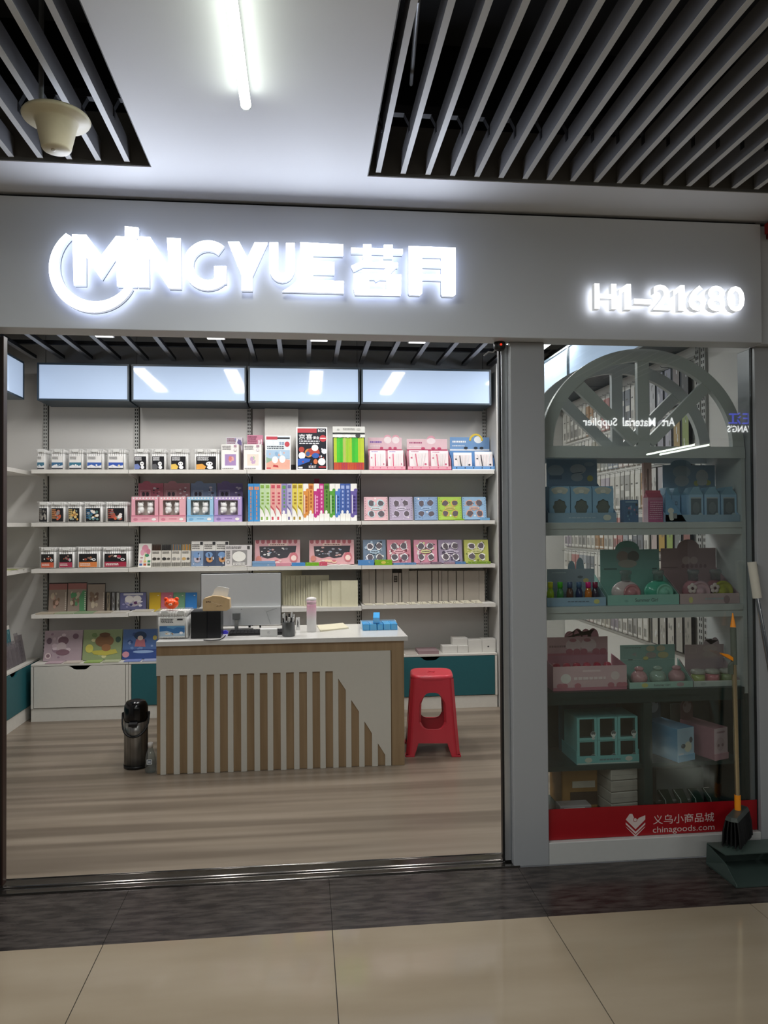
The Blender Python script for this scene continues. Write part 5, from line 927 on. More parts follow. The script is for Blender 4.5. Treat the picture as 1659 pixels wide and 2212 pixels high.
# ================================================================== packs on the right wall (seen through the arch)
rw=thing('hook_panel','white slotted back panel with hook rails on the right wall behind the display','panel',(WR-.012,0,0)); PW=mat('#e0ded8',.5)
G().box(0,.011,3.90,6.02,.46,2.46,PW).build('panel',rw)
g=G()
for z in (2.40,2.12,1.84,1.56,1.28,1.0,.74): g.box(-.006,-.0002,3.90,6.02,z,z+.016,mat('#b4b2ac',.4)); 
g.build('hook_rail',rw)
PC=['#c8c4bc','#a8a6a0','#d4d0c6','#b8906a','#c4beb4','#c08480','#a4a8ae','#82868c','#d8d4cc','#a8a294','#b4b8b2','#98a0aa','#c8b4ae','#d0ccc4','#c8c0b2','#b4aab4']
master={}
def pack(label,y,z,w,h,c,i,group):
    key=(w,h,c,i%3)
    t=thing('hanging_pack',label,'pencil pack',(WR-.03,y,z),R(-90),group=group)
    if key in master:
        for o_ in master[key]: c_=o_.copy(); C.objects.link(c_); c_.parent=t
        return
    g=G(); g.box(-w/2,w/2,.0,.008,-h,-.03,mat(c,.35)); o1=g.build('pack',t)
    o2=art(t,'printed_front',-w/2,w/2,-h,-.03,0,[('r',.06,.02,.94,.98,c),('r',.06,.03,.94,.08,'#dedad2'),('r',.1,.36+.1*(i%3),.9,.52+.1*(i%3),'#dcd8d0'),('r',.2,.1,.34,.34,'#4a4844'),('r',.5,.1,.62,.34,'#5a5650'),('r',.15,.7,.6,.74,'#6a6660')])
    o3=G().box(-w/2,w/2,.002,.005,-.03,0,mat('#dcdad4',.4)).build('hang_tab',t); g=G(); g.tube([(0,.0118,-.008),(0,-.03,-.008),(0,-.035,-.003)],.0016,STEEL,6); o4=g.build('hook',t)
    master[key]=[o1,o2,o3,o4]
rr=random.Random(12)
for r_,(z,h,nm) in enumerate(((2.405,.25,'top'),(2.125,.25,'second'),(1.845,.25,'third'),(1.565,.25,'fourth'),(1.285,.25,'fifth'),(1.005,.24,'sixth'))):
    y=5.95; i=0
    while y>4.49:
        w=rr.choice((.055,.065,.075)); base=PC[(i//2+r_*5)%len(PC)]
        pack(f'slim hanging pack, {nm} row of the right wall behind the display',y-w/2,z,w,h,base,i,f'slim packs, {nm} row of the right wall'); y-=w+.012; i+=1
bigc=[['#b4b2b4','#9c9aa8','#8a8a9c','#6f625c','#4a443e'],['#a8a49c','#8c8a96','#a8a6b4','#a89058','#8a9a50'],['#c4b0ac','#c8a04a','#9cb45a','#6a706c','#8f5a50'],['#b8b4a0','#cfcbb8','#d4d0bc','#b4b0a0','#8c887c']]
bigc=[['#c0bec0','#aaa8b4','#9c9cac','#8a7c76','#5a544e'],['#b8b4ac','#a4a2ac','#b4b2be','#b89a60','#98a860'],['#c8c4c0','#b0acb0','#c4b8b4','#a8a4a0','#b8b4aa'],['#c4b0ac','#c8a04a','#9cb45a','#8a908c','#a8706a'],['#c8c4b4','#cfcbb8','#d4d0bc','#c4c0b0','#aca89c'],['#c0bcb0','#b8b4a8','#c8c4b8','#b4b0a4','#a8a498']]
for r_,nm in enumerate(('top','second','third','fourth','fifth','lowest')):
    for k in range(5):
        y=4.36-.098*k; z=2.415-.28*r_
        t=thing('hanging_folder',f'wide dark-edged sheet pack, {("first","second","third","fourth","fifth")[k]} from the far end of the {nm} big-pack row','folder',(WR-.045,y,z),R(-90),group='wide sheet packs near the window end of the right wall'); c=bigc[r_][k]
        G().box(-.045,.045,.004,.02,-.25,-.02,mat('#26272b',.4)).build('backing',t); art(t,'printed_front',-.045,.045,-.25,-.02,.004,[('r',.2,.02,.98,.98,c)]+blobs(.25,.95,.05,.95,8,[c,'#dcdad8','#8a8884'],k+r_*7,.1)); G().tube([(0,.0266,-.01),(0,-.03,-.01),(0,-.036,-.004)],.002,STEEL,6).build('hook',t)
# slotted upright of the right wall
for y_,l in ((3.815,'slotted upright on the right wall beside the wide packs, nearer the window'),(3.872,'slotted upright on the right wall next to the packs, of the near pair')):
    g=G(); g.box(WR-.016,WR-.0005,y_-.02,y_+.02,.3,2.75,upm); z=.34
    while z<2.72:
        for d in (-.009,.009): g.box(WR-.0168,WR-.0162,y_+d-.004,y_+d+.004,z,z+.018,slot)
        z+=.033
    tag(g.build('shelf_upright'),l,'shelf upright')
# ================================================================== display cabinet behind the window
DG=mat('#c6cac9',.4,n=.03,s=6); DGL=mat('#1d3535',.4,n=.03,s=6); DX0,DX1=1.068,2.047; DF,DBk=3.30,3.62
disp=thing('display_cabinet','dark green display cabinet with an arched open top behind the window','display cabinet',(0,0,0))
ZA,ZBm,ZCm,ZD=1.502,1.12,.735,.395
def dshelf(z,nm='shelf'):
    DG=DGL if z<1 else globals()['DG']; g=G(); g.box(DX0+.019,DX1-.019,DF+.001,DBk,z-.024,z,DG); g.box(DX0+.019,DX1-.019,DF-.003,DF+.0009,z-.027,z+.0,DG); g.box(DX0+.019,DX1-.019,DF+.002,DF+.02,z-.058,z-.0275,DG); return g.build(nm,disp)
for z in (ZA,ZBm,ZCm): dshelf(z)
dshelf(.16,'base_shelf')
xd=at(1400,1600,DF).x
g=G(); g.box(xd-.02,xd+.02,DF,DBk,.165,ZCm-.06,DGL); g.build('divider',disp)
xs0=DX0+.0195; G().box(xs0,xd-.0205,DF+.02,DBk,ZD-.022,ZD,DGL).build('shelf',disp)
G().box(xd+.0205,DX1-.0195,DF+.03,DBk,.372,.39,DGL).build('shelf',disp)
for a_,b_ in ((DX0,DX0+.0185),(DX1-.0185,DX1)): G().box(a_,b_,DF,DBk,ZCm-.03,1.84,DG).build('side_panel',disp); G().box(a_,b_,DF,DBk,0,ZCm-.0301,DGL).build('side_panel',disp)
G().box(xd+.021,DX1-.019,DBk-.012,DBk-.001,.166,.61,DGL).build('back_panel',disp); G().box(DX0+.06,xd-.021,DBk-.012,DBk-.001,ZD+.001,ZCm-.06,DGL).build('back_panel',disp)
g=G(); g.box(DX0,DX1,DF,DBk,1.8405,1.852,DG); g.box(DX0,DX1,DF-.004,DF+.018,1.798,1.8404,DG); g.box(DX0,DX1,DBk-.018,DBk,1.798,1.8404,DG); g.build('transom',disp)
def archframe(y0,y1,nm):
    cx=(DX0+DX1)/2; Ro=(DX1-DX0)/2-.002; Ri=Ro-.056; z0=1.8525; g=G()
    A=arc(cx,z0,Ro,0,180,40,.45); Bi=arc(cx,z0,Ri,180,0,40,.45-.056)
    for i in range(40):
        q=[A[i],A[i+1],Bi[39-i],Bi[40-i]]; g.prism(q,y0,y1,DG)
    ring=g.build(nm,disp)
    g=G(); g.box(cx-.028,cx+.028,y0+.002,y1-.002,z0,z0+.45-.05,DG); g.build('spoke',disp)
    for s in (-1,1):
        d=.72*Ri; L=stroke([(cx+s*.03,z0+.012),(cx+s*.74*Ri,z0+.71*(.45-.04))],.056); L=[(x,max(z,z0+.0002)) for x,z in L]; G().prism(L,y0+.003,y1-.003,DG).build('spoke',disp)
archframe(DF,DF+.03,'arch_ring'); archframe(DBk-.03,DBk,'arch_ring')
# window pane, gaskets and the red strip
w1=structroot('window_1'); w1.location=(0,3.25,0)
G().box(1.0665,2.048,-.003,.003,.0975,2.3015,clearmat('#f3f6f5',.07,name='window_glass',rough=0.0)).build('glass',w1)
g=G(); gk=mat('#2a2d2e',.6); g.box(1.0625,1.0664,-.008,.008,.0975,2.3015,gk); g.box(2.0481,2.0515,-.008,.008,.0975,2.3015,gk); g.build('window_frame',w1)
def r_(px,py): p=at(px,py,3.246); return p.x,p.z
strip=thing('red_strip','red vinyl strip with white lettering and a chevron logo along the window foot','sticker',(0,3.2465,0)); RD=mat('#9c101b',.35)
G().box(1.0668,2.0478,-.0008,0,.0978,.233,RD).build('vinyl',strip)
LW=mat('#d8c4c0',.5); g=G()
def q(zx,zy): p=at(1140+.3128*zx,1460+.3128*zy,3.245); return p.x,p.z
def addp(L): g.flat([q(*k) for k in L],-.0012,LW)
addp([(677,993),(704,953),(722,953),(745,1002),(770,980),(812,962),(812,992),(745,1060)]); 
addp([(677,1012),(745,1076),(812,1012),(812,1026),(745,1093),(677,1026)]); addp([(677,1040),(745,1100),(812,1038),(805,1050),(745,1112),(684,1050)])
c_=q(742,994); 
g.build('chevron_logo',strip)
g=G(); g.flat([(c_[0]+.0075*math.cos(a*math.pi/10),c_[1]+.0075*math.sin(a*math.pi/10)) for a in range(20)],-.0018,LW); 
g.flat([(c_[0]+.0098*math.cos(a*math.pi/10),c_[1]+.0098*math.sin(a*math.pi/10)) for a in range(20)],-.0015,RD); g.build('logo_dot',strip)
g=G(); a_=q(866,1025); b_=q(1288,950); c2=q(1288,1010); d_=q(866,955)
V,F,_a=textmesh('\u4e49\u4e4c\u5c0f\u5546\u54c1\u57ce',.005)
zl=lambda u: (q(866,1024)[1]*(1-u)+q(1288,1008)[1]*u)
hh=d_[1]-a_[1]
textfit(g,'\u4e49\u4e4c\u5c0f\u5546\u54c1\u57ce',q(866,990)[0],q(1288,990)[0],q(1080,1016)[1],q(1080,952)[1],-.0012,LW,.005); g.build('chinese_lettering',strip)
g=G(); textfit(g,'chinagoods.com',q(864,1060)[0],q(1290,1060)[0],q(1080,1086)[1],q(1080,1032)[1],-.0012,LW,.0); g.build('lettering',strip)

# ---- goods in the display
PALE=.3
YD=3.325
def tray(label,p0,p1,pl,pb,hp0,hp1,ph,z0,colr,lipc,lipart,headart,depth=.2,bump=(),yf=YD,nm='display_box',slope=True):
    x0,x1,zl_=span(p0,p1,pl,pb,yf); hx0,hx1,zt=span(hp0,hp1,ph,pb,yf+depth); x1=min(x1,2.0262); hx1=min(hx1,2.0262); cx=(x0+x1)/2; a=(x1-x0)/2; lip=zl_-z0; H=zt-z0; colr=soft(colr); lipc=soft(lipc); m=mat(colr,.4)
    t=thing(nm,label,'display box',(cx,yf,z0+.0006)); g=G(); g.box(-a,a,0,.0025,0,lip,mat(lipc,.4)); g.box(-a,a,.0026,depth,0,.0015,m)
    for s in (-1,1):
        xx=s*(a-.001); top=H*.62 if slope else lip
        g.prismx([(.0026,.0015),(depth,.0015),(depth,top),(.0026,lip)],min(xx,xx-s*.002),max(xx,xx-s*.002),m)
    g.build('tray',t)
    h0,h1=hx0-cx,hx1-cx; g=G(); pts=[(h0,.0016),(h1,.0016),(h1,H)]
    for u,br,bz in sorted(bump,reverse=True): pts+=arc(h0+(h1-h0)*u,H-.002,br,0,180,10,bz)
    pts+=[(h0,H)]; g.prism(pts,depth+.0003,depth+.0025,m); g.build('header_board',t)
    art(t,'header_print',h0,h1,H*.6,H,depth,headart); art(t,'lip_print',-a,a,0,lip,0,lipart)
    return t,cx,a,lip,H
BLU='#6f9cc0'
t,cx,a,lip,H=tray('blue counter display of three windowed boxes at the left of the top display shelf',1184,1332,1108,1127,1181,1290,992,ZA,'#5f8cb4','#6494bc',lines(.3,.72,.4,.6,1,'#9ab8d0',1)+[('e',.86,.5,.06,.3,'#c8ccb8')],[('r',0,0,1,1,'#6a94b8'),('e',.18,.55,.16,.22,'#a9bcc8'),('r',.05,.2,.3,.36,'#4a6a88'),('e',.62,.6,.16,.2,'#c2ccd0'),('e',.6,.28,.12,.16,'#b8c4cc'),('p',[(.5,.42),(.72,.48),(.72,.5),(.5,.45)],'#2f4658'),('e',.86,.24,.06,.12,'#d8c83a'),('e',.84,.8,.1,.08,'#8fb0c8')],depth=.22,yf=3.312)
for k in range(3):
    q0,q1,qt=span(1186+46.8*k,1186+46.8*k+45.8,1046,1127,3.33); w=(q1-q0)/2
    b=thing('toy_box','small sky blue box with a scalloped round window, '+('left','middle','right')[k]+' of three in the blue display','toy box',((q0+q1)/2,3.328,ZA+.0028),group='scalloped window boxes'); h=qt-ZA-.012; m=mat('#9cc2e0',.4)
    g=G(); g.box(-w+.001,w-.001,.006,.09,0,h,m); g.build('carton',b); g=G(); N=36
    out=[]; cz=h*.42; rw_=w*.62
    ring=[(rw_*(1+.08*math.cos(8*6.2832*i/N))*math.cos(6.2832*i/N), cz+rw_*1.1*(1+.08*math.cos(8*6.2832*i/N))*math.sin(6.2832*i/N)) for i in range(N)]
    def edge(i):
        c_,s_=math.cos(6.2832*i/N),math.sin(6.2832*i/N); W_=w-.001
        f=min(W_/abs(c_) if abs(c_)>1e-6 else 9,((h-cz) if s_>0 else cz)/abs(s_) if abs(s_)>1e-6 else 9); return (c_*f,cz+s_*f)
    for i in range(N):
        j=(i+1)%N; g.prism([ring[i],ring[j],edge(j),edge(i)],0,.0035,m)
    g.build('window_front',b); art(b,'inner_sheet',-w*.8,w*.8,h*.06,h*.82,.0056,[('r',0,0,1,1,'#3c463c')])
    art(b,'flower_print',-w,w,h*.78,h,0,[('e',.5,.5,.4,.4,'#c8c4b0'),('e',.3,.3,.14,.3,'#b8b8a8'),('e',.7,.3,.14,.3,'#b8b8a8'),('e',.5,.35,.12,.22,'#dcd8c8')])
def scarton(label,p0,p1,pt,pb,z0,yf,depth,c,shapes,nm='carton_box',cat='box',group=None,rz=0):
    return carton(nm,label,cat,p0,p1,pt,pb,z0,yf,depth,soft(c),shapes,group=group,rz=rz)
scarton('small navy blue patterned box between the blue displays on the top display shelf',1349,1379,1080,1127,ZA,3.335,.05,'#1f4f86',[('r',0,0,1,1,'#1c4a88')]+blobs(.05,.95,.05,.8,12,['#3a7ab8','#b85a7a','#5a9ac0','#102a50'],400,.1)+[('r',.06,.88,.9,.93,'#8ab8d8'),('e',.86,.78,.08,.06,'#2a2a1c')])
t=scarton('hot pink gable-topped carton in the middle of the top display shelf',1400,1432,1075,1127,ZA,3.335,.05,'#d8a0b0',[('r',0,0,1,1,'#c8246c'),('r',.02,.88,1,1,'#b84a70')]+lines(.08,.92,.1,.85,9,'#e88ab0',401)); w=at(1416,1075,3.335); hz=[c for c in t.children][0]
bb_=[v.co for v in hz.data.vertices]; xa=min(v.x for v in bb_); xb=max(v.x for v in bb_); zz=max(v.z for v in bb_)
G().prismx([(0,zz+.0003),(.05,zz+.0003),(.027,zz+.022),(.027,zz+.034),(.023,zz+.034),(.023,zz+.022)],xa,xb,mat('#c86a7c',.4)).build('gable_top',t)
scarton('tall salmon patterned pack behind the hot pink carton',1391,1408,1000,1127,ZA,3.46,.02,'#d89a8c',[('r',0,0,1,1,'#d8a090'),('r',.45,.3,.62,.9,'#5a2c28')]+blobs(.04,.42,.3,.9,10,['#eac8bc','#b8685c'],402,.08)+blobs(.66,.98,.3,.9,8,['#eac8bc','#b8685c'],403,.08))
t,cx,a,lip,H=tray('blue counter display of house-shaped boxes at the right of the top display shelf',1438,1604,1112,1127,1432,1549,1005,ZA,'#6f9cc0','#6a96b8',[('e',.08,.5,.03,.3,'#d8d8cc')],[('r',0,0,1,1,'#6f98b8'),('e',.36,.7,.17,.28,'#9ab0bc'),('e',.36,.3,.14,.24,'#b4bcc0'),('e',.64,.2,.05,.12,'#d0c43a'),('e',.86,.22,.06,.12,'#d0c43a'),('e',.75,.5,.12,.3,'#c8ccc8'),('e',.75,.24,.1,.14,'#d4d4cc')],depth=.21,bump=((.35,.055,.03),),yf=3.312)
G().prism([(-a,.0016),(-a+.1,.0016),(-a,.15)],.0,.002,mat('#82aed4',.4)).build('corner_flap',t); art(t,'flap_print',-a+.005,-a+.055,.01,.07,-.0003,[('e',.4,.7,.3,.22,'#d8d4c4'),('e',.5,.3,.3,.24,'#d8d4c4'),('r',.62,.1,1,.5,'#6a7078')])
for k,(a_,b_,wd) in enumerate(((1450,1467,0),(1467.5,1486,0),(1487,1519,1),(1521,1555,1),(1557,1591,1))):
    q0,q1,qt=span(a_,b_,1066,1127,3.335); w=(q1-q0)/2; h=qt-ZA-.008; m=mat('#a4c6e2',.4)
    b=thing('gable_box','house-shaped blue box, '+('plain, leftmost','plain, second from the left','windowed, left of three','windowed, middle of three','windowed, right of three')[k]+' in the right blue display','box',((q0+q1)/2,3.332 if wd else 3.405,ZA+.0028),group='house-shaped boxes'); 
    G().box(-w+.001,w-.001,0,.07,0,h,m).build('carton',b); G().prism([(-w+.001,h+.0003),(w-.001,h+.0003),(w*.45,h+.028),(w*.5,h+.038),(w*.35,h+.038),(-w*.35,h+.034)],.0,.07,mat('#8aaec4',.4)).build('gable_top',b)
    art(b,'printed_front',-w+.001,w-.001,0,h,0,([('r',.14,.2,.86,.9,'#2c3c44'),('e',.5,.5,.24,.22,'#46545c'),('r',.14,.86,.86,.89,'#c8d4d8'),('e',.8,.2,.16,.12,'#9ab4bc'),('r',0,0,1,.12,'#7aa2bc')] if wd else [('r',.35,.62,.65,.76,'#3a5c80'),('r',.42,.65,.58,.73,'#86aed0'),('r',.4,.44,.6,.48,'#4a6c90')]))
# second display shelf
t,cx,a,lip,H=tray('blue display tray of small bright capped bottles at the left of the second display shelf',1182,1309,1291,1309,1182,1284,1229,ZBm,'#5a7f98','#6a9cc4',lines(.35,.72,.42,.66,1,'#2c4a6a',5)+[('e',.84,.5,.05,.28,'#d0c43a')],[('r',0,0,1,1,'#70889c'),('e',.7,.4,.06,.1,'#3a4a58'),('r',.1,.7,.4,.76,'#9ab0c0'),('e',.82,.15,.06,.16,'#d0b03a')],depth=.12,bump=((.52,.018,.04),(.7,.02,.055)))
for i,(px,cc,bc) in enumerate(((1189,'#d8d81c','#a8c81c'),(1210,'#4cc01c','#3f8a4a'),(1231,'#4a5a80','#5a3a2c'),(1251,'#4a6a90','#24345c'),(1271,'#e81c80','#c8742c'),(1286,'#8a2448','#3a3040'))):
    yb=YD+.03+.012*(i==5); x=at(px,1290,yb).x; z0=ZBm+.0025; zt=at(px,1257,yb).z; h=zt-z0
    b=thing('slime_bottle',('yellow-capped','green-capped','slate-capped brown','slate-capped navy','hot pink-capped orange','dark maroon-capped')[i]+' small bottle in the blue tray of the second display shelf','bottle',(x,yb,z0)); r_0=.0165
    G().lathe([(r_0*.9,0),(r_0,.004),(r_0,h*.55),(r_0*.7,h*.7),(r_0*.55,h*.74)],mat(bc,.12,clear=.5),n=18).build('body',b); G().lathe([(r_0*.72,h*.745),(r_0*.74,h*.99),(r_0*.6,h)],mat(cc,.3),n=18).build('cap',b)
t,cx,a,lip,H=tray('mint green counter display with two round bottles in the middle of the second display shelf',1313,1467,1285,1307,1297,1424,1187,ZBm,'#4f9c8a','#62b49e',[('t','Summer Girl',.38,.3,.7,.66,'#24403a'),('e',.26,.4,.03,.12,'#4f9c8a')],[('r',0,0,1,1,'#5a9c92'),('e',.46,.62,.2,.5,'#6a8a84'),('e',.38,.66,.1,.26,'#8a6c5e'),('e',.56,.66,.1,.26,'#4a4440'),('e',.46,.3,.16,.2,'#9c8a7c'),('r',.06,.02,.28,.08,'#2c4a44'),('r',.88,.02,.96,.08,'#2c4a44')],depth=.2,bump=((.46,.062,.045),))
def flask(label,px,c,dc,yb,frame):
    x=at(px,1290,yb).x; z0=ZBm+.0026; b=thing('round_bottle',label,'bottle',(x,yb,z0)); m=mat(c,.12,clear=.6)
    G().ball((0,0,.054),(.055 if frame else .069,.036,.054),m,28,14).build('body',b); G().lathe([(.022,.104),(.022,.135),(.027,.138),(.027,.152),(.02,.155)],clearmat('#c8d0d0',.12,body=.12),n=20).build('neck',b)
    g=G(); g.lathe([(.042,0),(.044,.004),(.036,.008),(.034,.004),(.02,.004),(.018,.009),(.001,.01)],mat(dc,.15),n=28); g.xform(Matrix.Translation((.014,-.035,.052))@Matrix.Rotation(math.pi/2,4,'X')@Matrix.Scale(1.18 if frame else .95,4)); g.build('round_badge',b)
    return b
flask('pink-badged round bottle in the left pocket of the mint display',1352,'#d8c4c4','#c88a90',YD+.05,0); flask('mint-badged round bottle in the right pocket of the mint display',1422,'#5cb89c','#8cc8b4',YD+.05,0)
t,cx,a,lip,H=tray('dusky pink counter display with two round bottles at the right of the second display shelf',1469,1614,1282,1306,1428,1572,1184,ZBm,'#9c6c70','#b08486',lines(.42,.78,.35,.65,1,'#8a9aa0',9)+[('e',.18,.4,.035,.3,'#c8b83a'),('e',.78,.4,.05,.4,'#7a4c50')],[('r',0,0,1,1,'#a07074'),('e',.5,.6,.2,.5,'#9a6a70'),('e',.46,.4,.08,.2,'#c49a98'),('e',.6,.4,.07,.18,'#c49a98'),('r',.02,.05,.3,.09,'#6a3c44')]+[('e',.4+.08*k,.12,.03,.1,'#7a4450') for k in range(6)],depth=.2,bump=((.5,.058,.045),))
def flower(b,x,z,c):
    g=G()
    for k in range(5): g.ball((x+.014*math.cos(1.2566*k+.3),-.046,z+.014*math.sin(1.2566*k+.3)),(.011,.004,.011),mat(c,.4),10,6)
    g.ball((x,-.049,z),(.007,.004,.007),mat('#5a3438',.4),8,6); g.build('flower_ornament',b)
b=flask('pink round bottle with a white blossom, left in the dusky pink display',1498,'#b88088','#c8a4ac',YD+.05,1); flower(b,-.03,.07,'#d8c8c4'); b=flask('lime round bottle with a white blossom, right in the dusky pink display',1546,'#9c6a70','#a4a43c',YD+.05,1); flower(b,-.03,.07,'#d8c8c4')
# third display shelf
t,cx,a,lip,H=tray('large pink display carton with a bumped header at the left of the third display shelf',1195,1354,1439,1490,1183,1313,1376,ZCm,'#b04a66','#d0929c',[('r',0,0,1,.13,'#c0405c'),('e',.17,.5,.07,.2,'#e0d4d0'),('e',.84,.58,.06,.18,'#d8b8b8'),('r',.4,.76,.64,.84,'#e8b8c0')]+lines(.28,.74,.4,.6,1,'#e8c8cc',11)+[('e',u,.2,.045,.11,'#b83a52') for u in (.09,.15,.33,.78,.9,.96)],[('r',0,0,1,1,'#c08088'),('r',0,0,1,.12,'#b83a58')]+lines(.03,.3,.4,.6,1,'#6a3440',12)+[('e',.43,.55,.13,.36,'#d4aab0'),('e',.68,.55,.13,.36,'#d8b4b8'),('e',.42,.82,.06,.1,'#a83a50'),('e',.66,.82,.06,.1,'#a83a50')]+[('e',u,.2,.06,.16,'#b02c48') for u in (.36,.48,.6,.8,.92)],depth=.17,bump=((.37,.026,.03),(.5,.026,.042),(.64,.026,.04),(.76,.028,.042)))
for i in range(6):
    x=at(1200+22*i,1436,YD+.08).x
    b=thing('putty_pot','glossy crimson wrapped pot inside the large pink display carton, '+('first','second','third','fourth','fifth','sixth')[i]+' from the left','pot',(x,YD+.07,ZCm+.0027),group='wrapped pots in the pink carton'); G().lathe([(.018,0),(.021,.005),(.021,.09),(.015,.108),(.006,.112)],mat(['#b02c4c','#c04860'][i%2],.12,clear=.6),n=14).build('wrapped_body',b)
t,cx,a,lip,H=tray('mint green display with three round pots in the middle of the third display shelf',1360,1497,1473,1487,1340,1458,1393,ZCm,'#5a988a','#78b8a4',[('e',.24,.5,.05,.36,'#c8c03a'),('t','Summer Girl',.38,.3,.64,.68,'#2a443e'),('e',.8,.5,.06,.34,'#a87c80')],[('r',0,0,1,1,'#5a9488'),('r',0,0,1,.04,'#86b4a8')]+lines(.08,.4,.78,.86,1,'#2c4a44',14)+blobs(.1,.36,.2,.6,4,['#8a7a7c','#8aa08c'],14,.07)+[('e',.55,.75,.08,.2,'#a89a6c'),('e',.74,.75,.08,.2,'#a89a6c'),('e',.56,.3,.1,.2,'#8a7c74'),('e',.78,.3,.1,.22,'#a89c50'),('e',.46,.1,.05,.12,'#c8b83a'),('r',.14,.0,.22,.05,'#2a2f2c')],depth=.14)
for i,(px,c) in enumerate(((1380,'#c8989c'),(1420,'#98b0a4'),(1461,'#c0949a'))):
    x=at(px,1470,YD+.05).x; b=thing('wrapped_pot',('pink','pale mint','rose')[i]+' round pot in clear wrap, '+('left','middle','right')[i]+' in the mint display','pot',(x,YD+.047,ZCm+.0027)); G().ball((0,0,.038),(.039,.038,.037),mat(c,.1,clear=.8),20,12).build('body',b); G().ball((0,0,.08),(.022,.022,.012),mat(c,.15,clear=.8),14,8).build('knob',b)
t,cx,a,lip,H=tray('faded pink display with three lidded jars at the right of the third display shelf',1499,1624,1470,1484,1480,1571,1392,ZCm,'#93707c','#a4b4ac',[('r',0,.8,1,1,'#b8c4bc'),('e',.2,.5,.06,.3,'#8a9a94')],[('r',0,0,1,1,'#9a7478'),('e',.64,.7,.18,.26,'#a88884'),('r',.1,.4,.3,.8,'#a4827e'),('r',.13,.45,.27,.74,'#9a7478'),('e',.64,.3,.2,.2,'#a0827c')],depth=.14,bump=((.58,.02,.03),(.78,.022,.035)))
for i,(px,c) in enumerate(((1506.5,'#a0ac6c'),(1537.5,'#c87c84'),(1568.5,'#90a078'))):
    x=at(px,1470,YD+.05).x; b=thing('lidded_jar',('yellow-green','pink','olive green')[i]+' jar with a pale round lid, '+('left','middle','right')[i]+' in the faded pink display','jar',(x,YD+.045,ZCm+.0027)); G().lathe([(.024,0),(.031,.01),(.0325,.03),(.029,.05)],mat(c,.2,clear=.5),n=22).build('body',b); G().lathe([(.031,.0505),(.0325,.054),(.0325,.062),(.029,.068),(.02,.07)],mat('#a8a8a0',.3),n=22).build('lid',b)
# lower left bay
z0=ZD+.0008; q0,q1,_z=span(1246,1378,1640,1648,3.34); a=(q1-q0)/2; cx=(q0+q1)/2
t=thing('display_box','teal tray stacked with two rows of windowed boxes in the lower left bay','display box',(cx,3.335,z0)); tl='#78bcbc'; g=G(); g.box(-a-.003,a+.003,-.003,-.0005,0,.038,mat(tl,.4)); g.box(-a-.003,a+.003,-.0004,.2,0,.002,mat(tl,.4)); g.box(-a-.003,-a-.001,0,.2,.002,.06,mat(tl,.4)); g.box(a+.001,a+.003,0,.2,.002,.06,mat(tl,.4)); g.build('tray',t)
G().prism([(-a*1.1,.003),(a*.9,.003),(a*.9,.28),(a*.84,.292),(-a*1.1,.292)],.205,.208,mat('#2f5a6a',.4)).build('header_board',t)
art(t,'lip_print',-a,a,0,.038,-.003,[('r',0,0,1,.16,'#9cb8ac'),('e',.18,.5,.06,.3,'#a8b49c'),('e',.84,.55,.06,.3,'#b0b0a0')]+lines(.36,.7,.35,.7,1,'#2c5a64',20))
for r_ in range(2):
    for k in range(3):
        w=a/3-.001; h=.104
        b=thing('window_box','teal box with a dark window, '+('left','middle','right')[k]+' of the '+('lower','upper')[r_]+' row in the teal tray','box',(cx-a+(k+.5)*2*a/3,3.337,z0+.0023+r_*(h+.0006)),group='teal windowed boxes'); m=mat('#80c0be',.4)
        g=G(); g.box(-w,w,.03,.17,0,h,m); g.box(-w,-w*.74,0,.0299,0,h,m); g.box(w*.74,w,0,.0299,0,h,m); g.box(-w*.74,w*.74,0,.0299,0,h*.12,m); g.box(-w*.74,w*.74,0.004,.0299,h*.93,h,m); g.build('carton',b); G().box(-w*.74,w*.74,.001,.002,h*.12,h*.93,clearmat('#c8d4d4',.06)).build('clear_window',b)
        G().box(-w*.7,w*.7,.022,.0295,h*.13,h*.9,mat('#1d2a2c',.3)).build('inner_sheet',b); art(b,'badge_print',w*.25,w*.98,h*.04,h*.42,-.0002,[('e',.5,.62,.36,.34,'#c8d0cc'),('e',.5,.72,.3,.22,'#1c2424'),('e',.5,.4,.22,.2,'#d8d8d0'),('e',.5,.12,.24,.12,'#a8b4b0')])
zb0=.1608
for i in range(4):
    scx=at(1340,1700,3.42).x; t=thing('wrapped_pack','film-wrapped white pack, '+('lowest','second from the floor','third from the floor','topmost')[i]+' of the stack in the lower left bay','pack',(scx,3.335,zb0+.0522*i),rz=R(6),group='stack of film-wrapped packs'); G().box(-.085,.05,0,.2,0,.05,mat(['#b4aca4','#b8b0a8','#b0a8a0','#b8b2aa'][i],.25,n=.15,s=25)).build('pack',t,.004); art(t,'side_print',-.08,.045,.008,.042,0,[('r',.0,.44,1,.5,'#6a625c')])
t=thing('brown_parcel','brown paper parcel with torn wrapping in the lower left bay','parcel',(at(1245,1680,3.5).x,3.42,zb0)); bp=mat('#a87c40',.5,n=.2,s=18); G().box(-.1,.075,0,.18,0,.19,bp).build('paper_wrap',t,.008); G().box(-.05,.06,-.003,.06,.1,.13,mat('#d8d0c0',.5)).build('white_label',t); G().box(-.06,.07,-.004,-.0005,.02,.08,mat('#3a2418',.6)).build('dark_strap',t)
t=thing('film_pack','clear film pack with a purple-grey sheet before the brown parcel','pack',(at(1240,1740,3.36).x,3.335,zb0)); G().box(-.075,.075,0,.07,0,.05,mat('#a8a0a4',.2,n=.25,s=20)).build('pack',t,.006); art(t,'printed_front',-.07,.07,.005,.045,0,[('r',.2,.2,.7,.8,'#5a3c44'),('r',.1,.82,.8,.92,'#d8d4d0')])
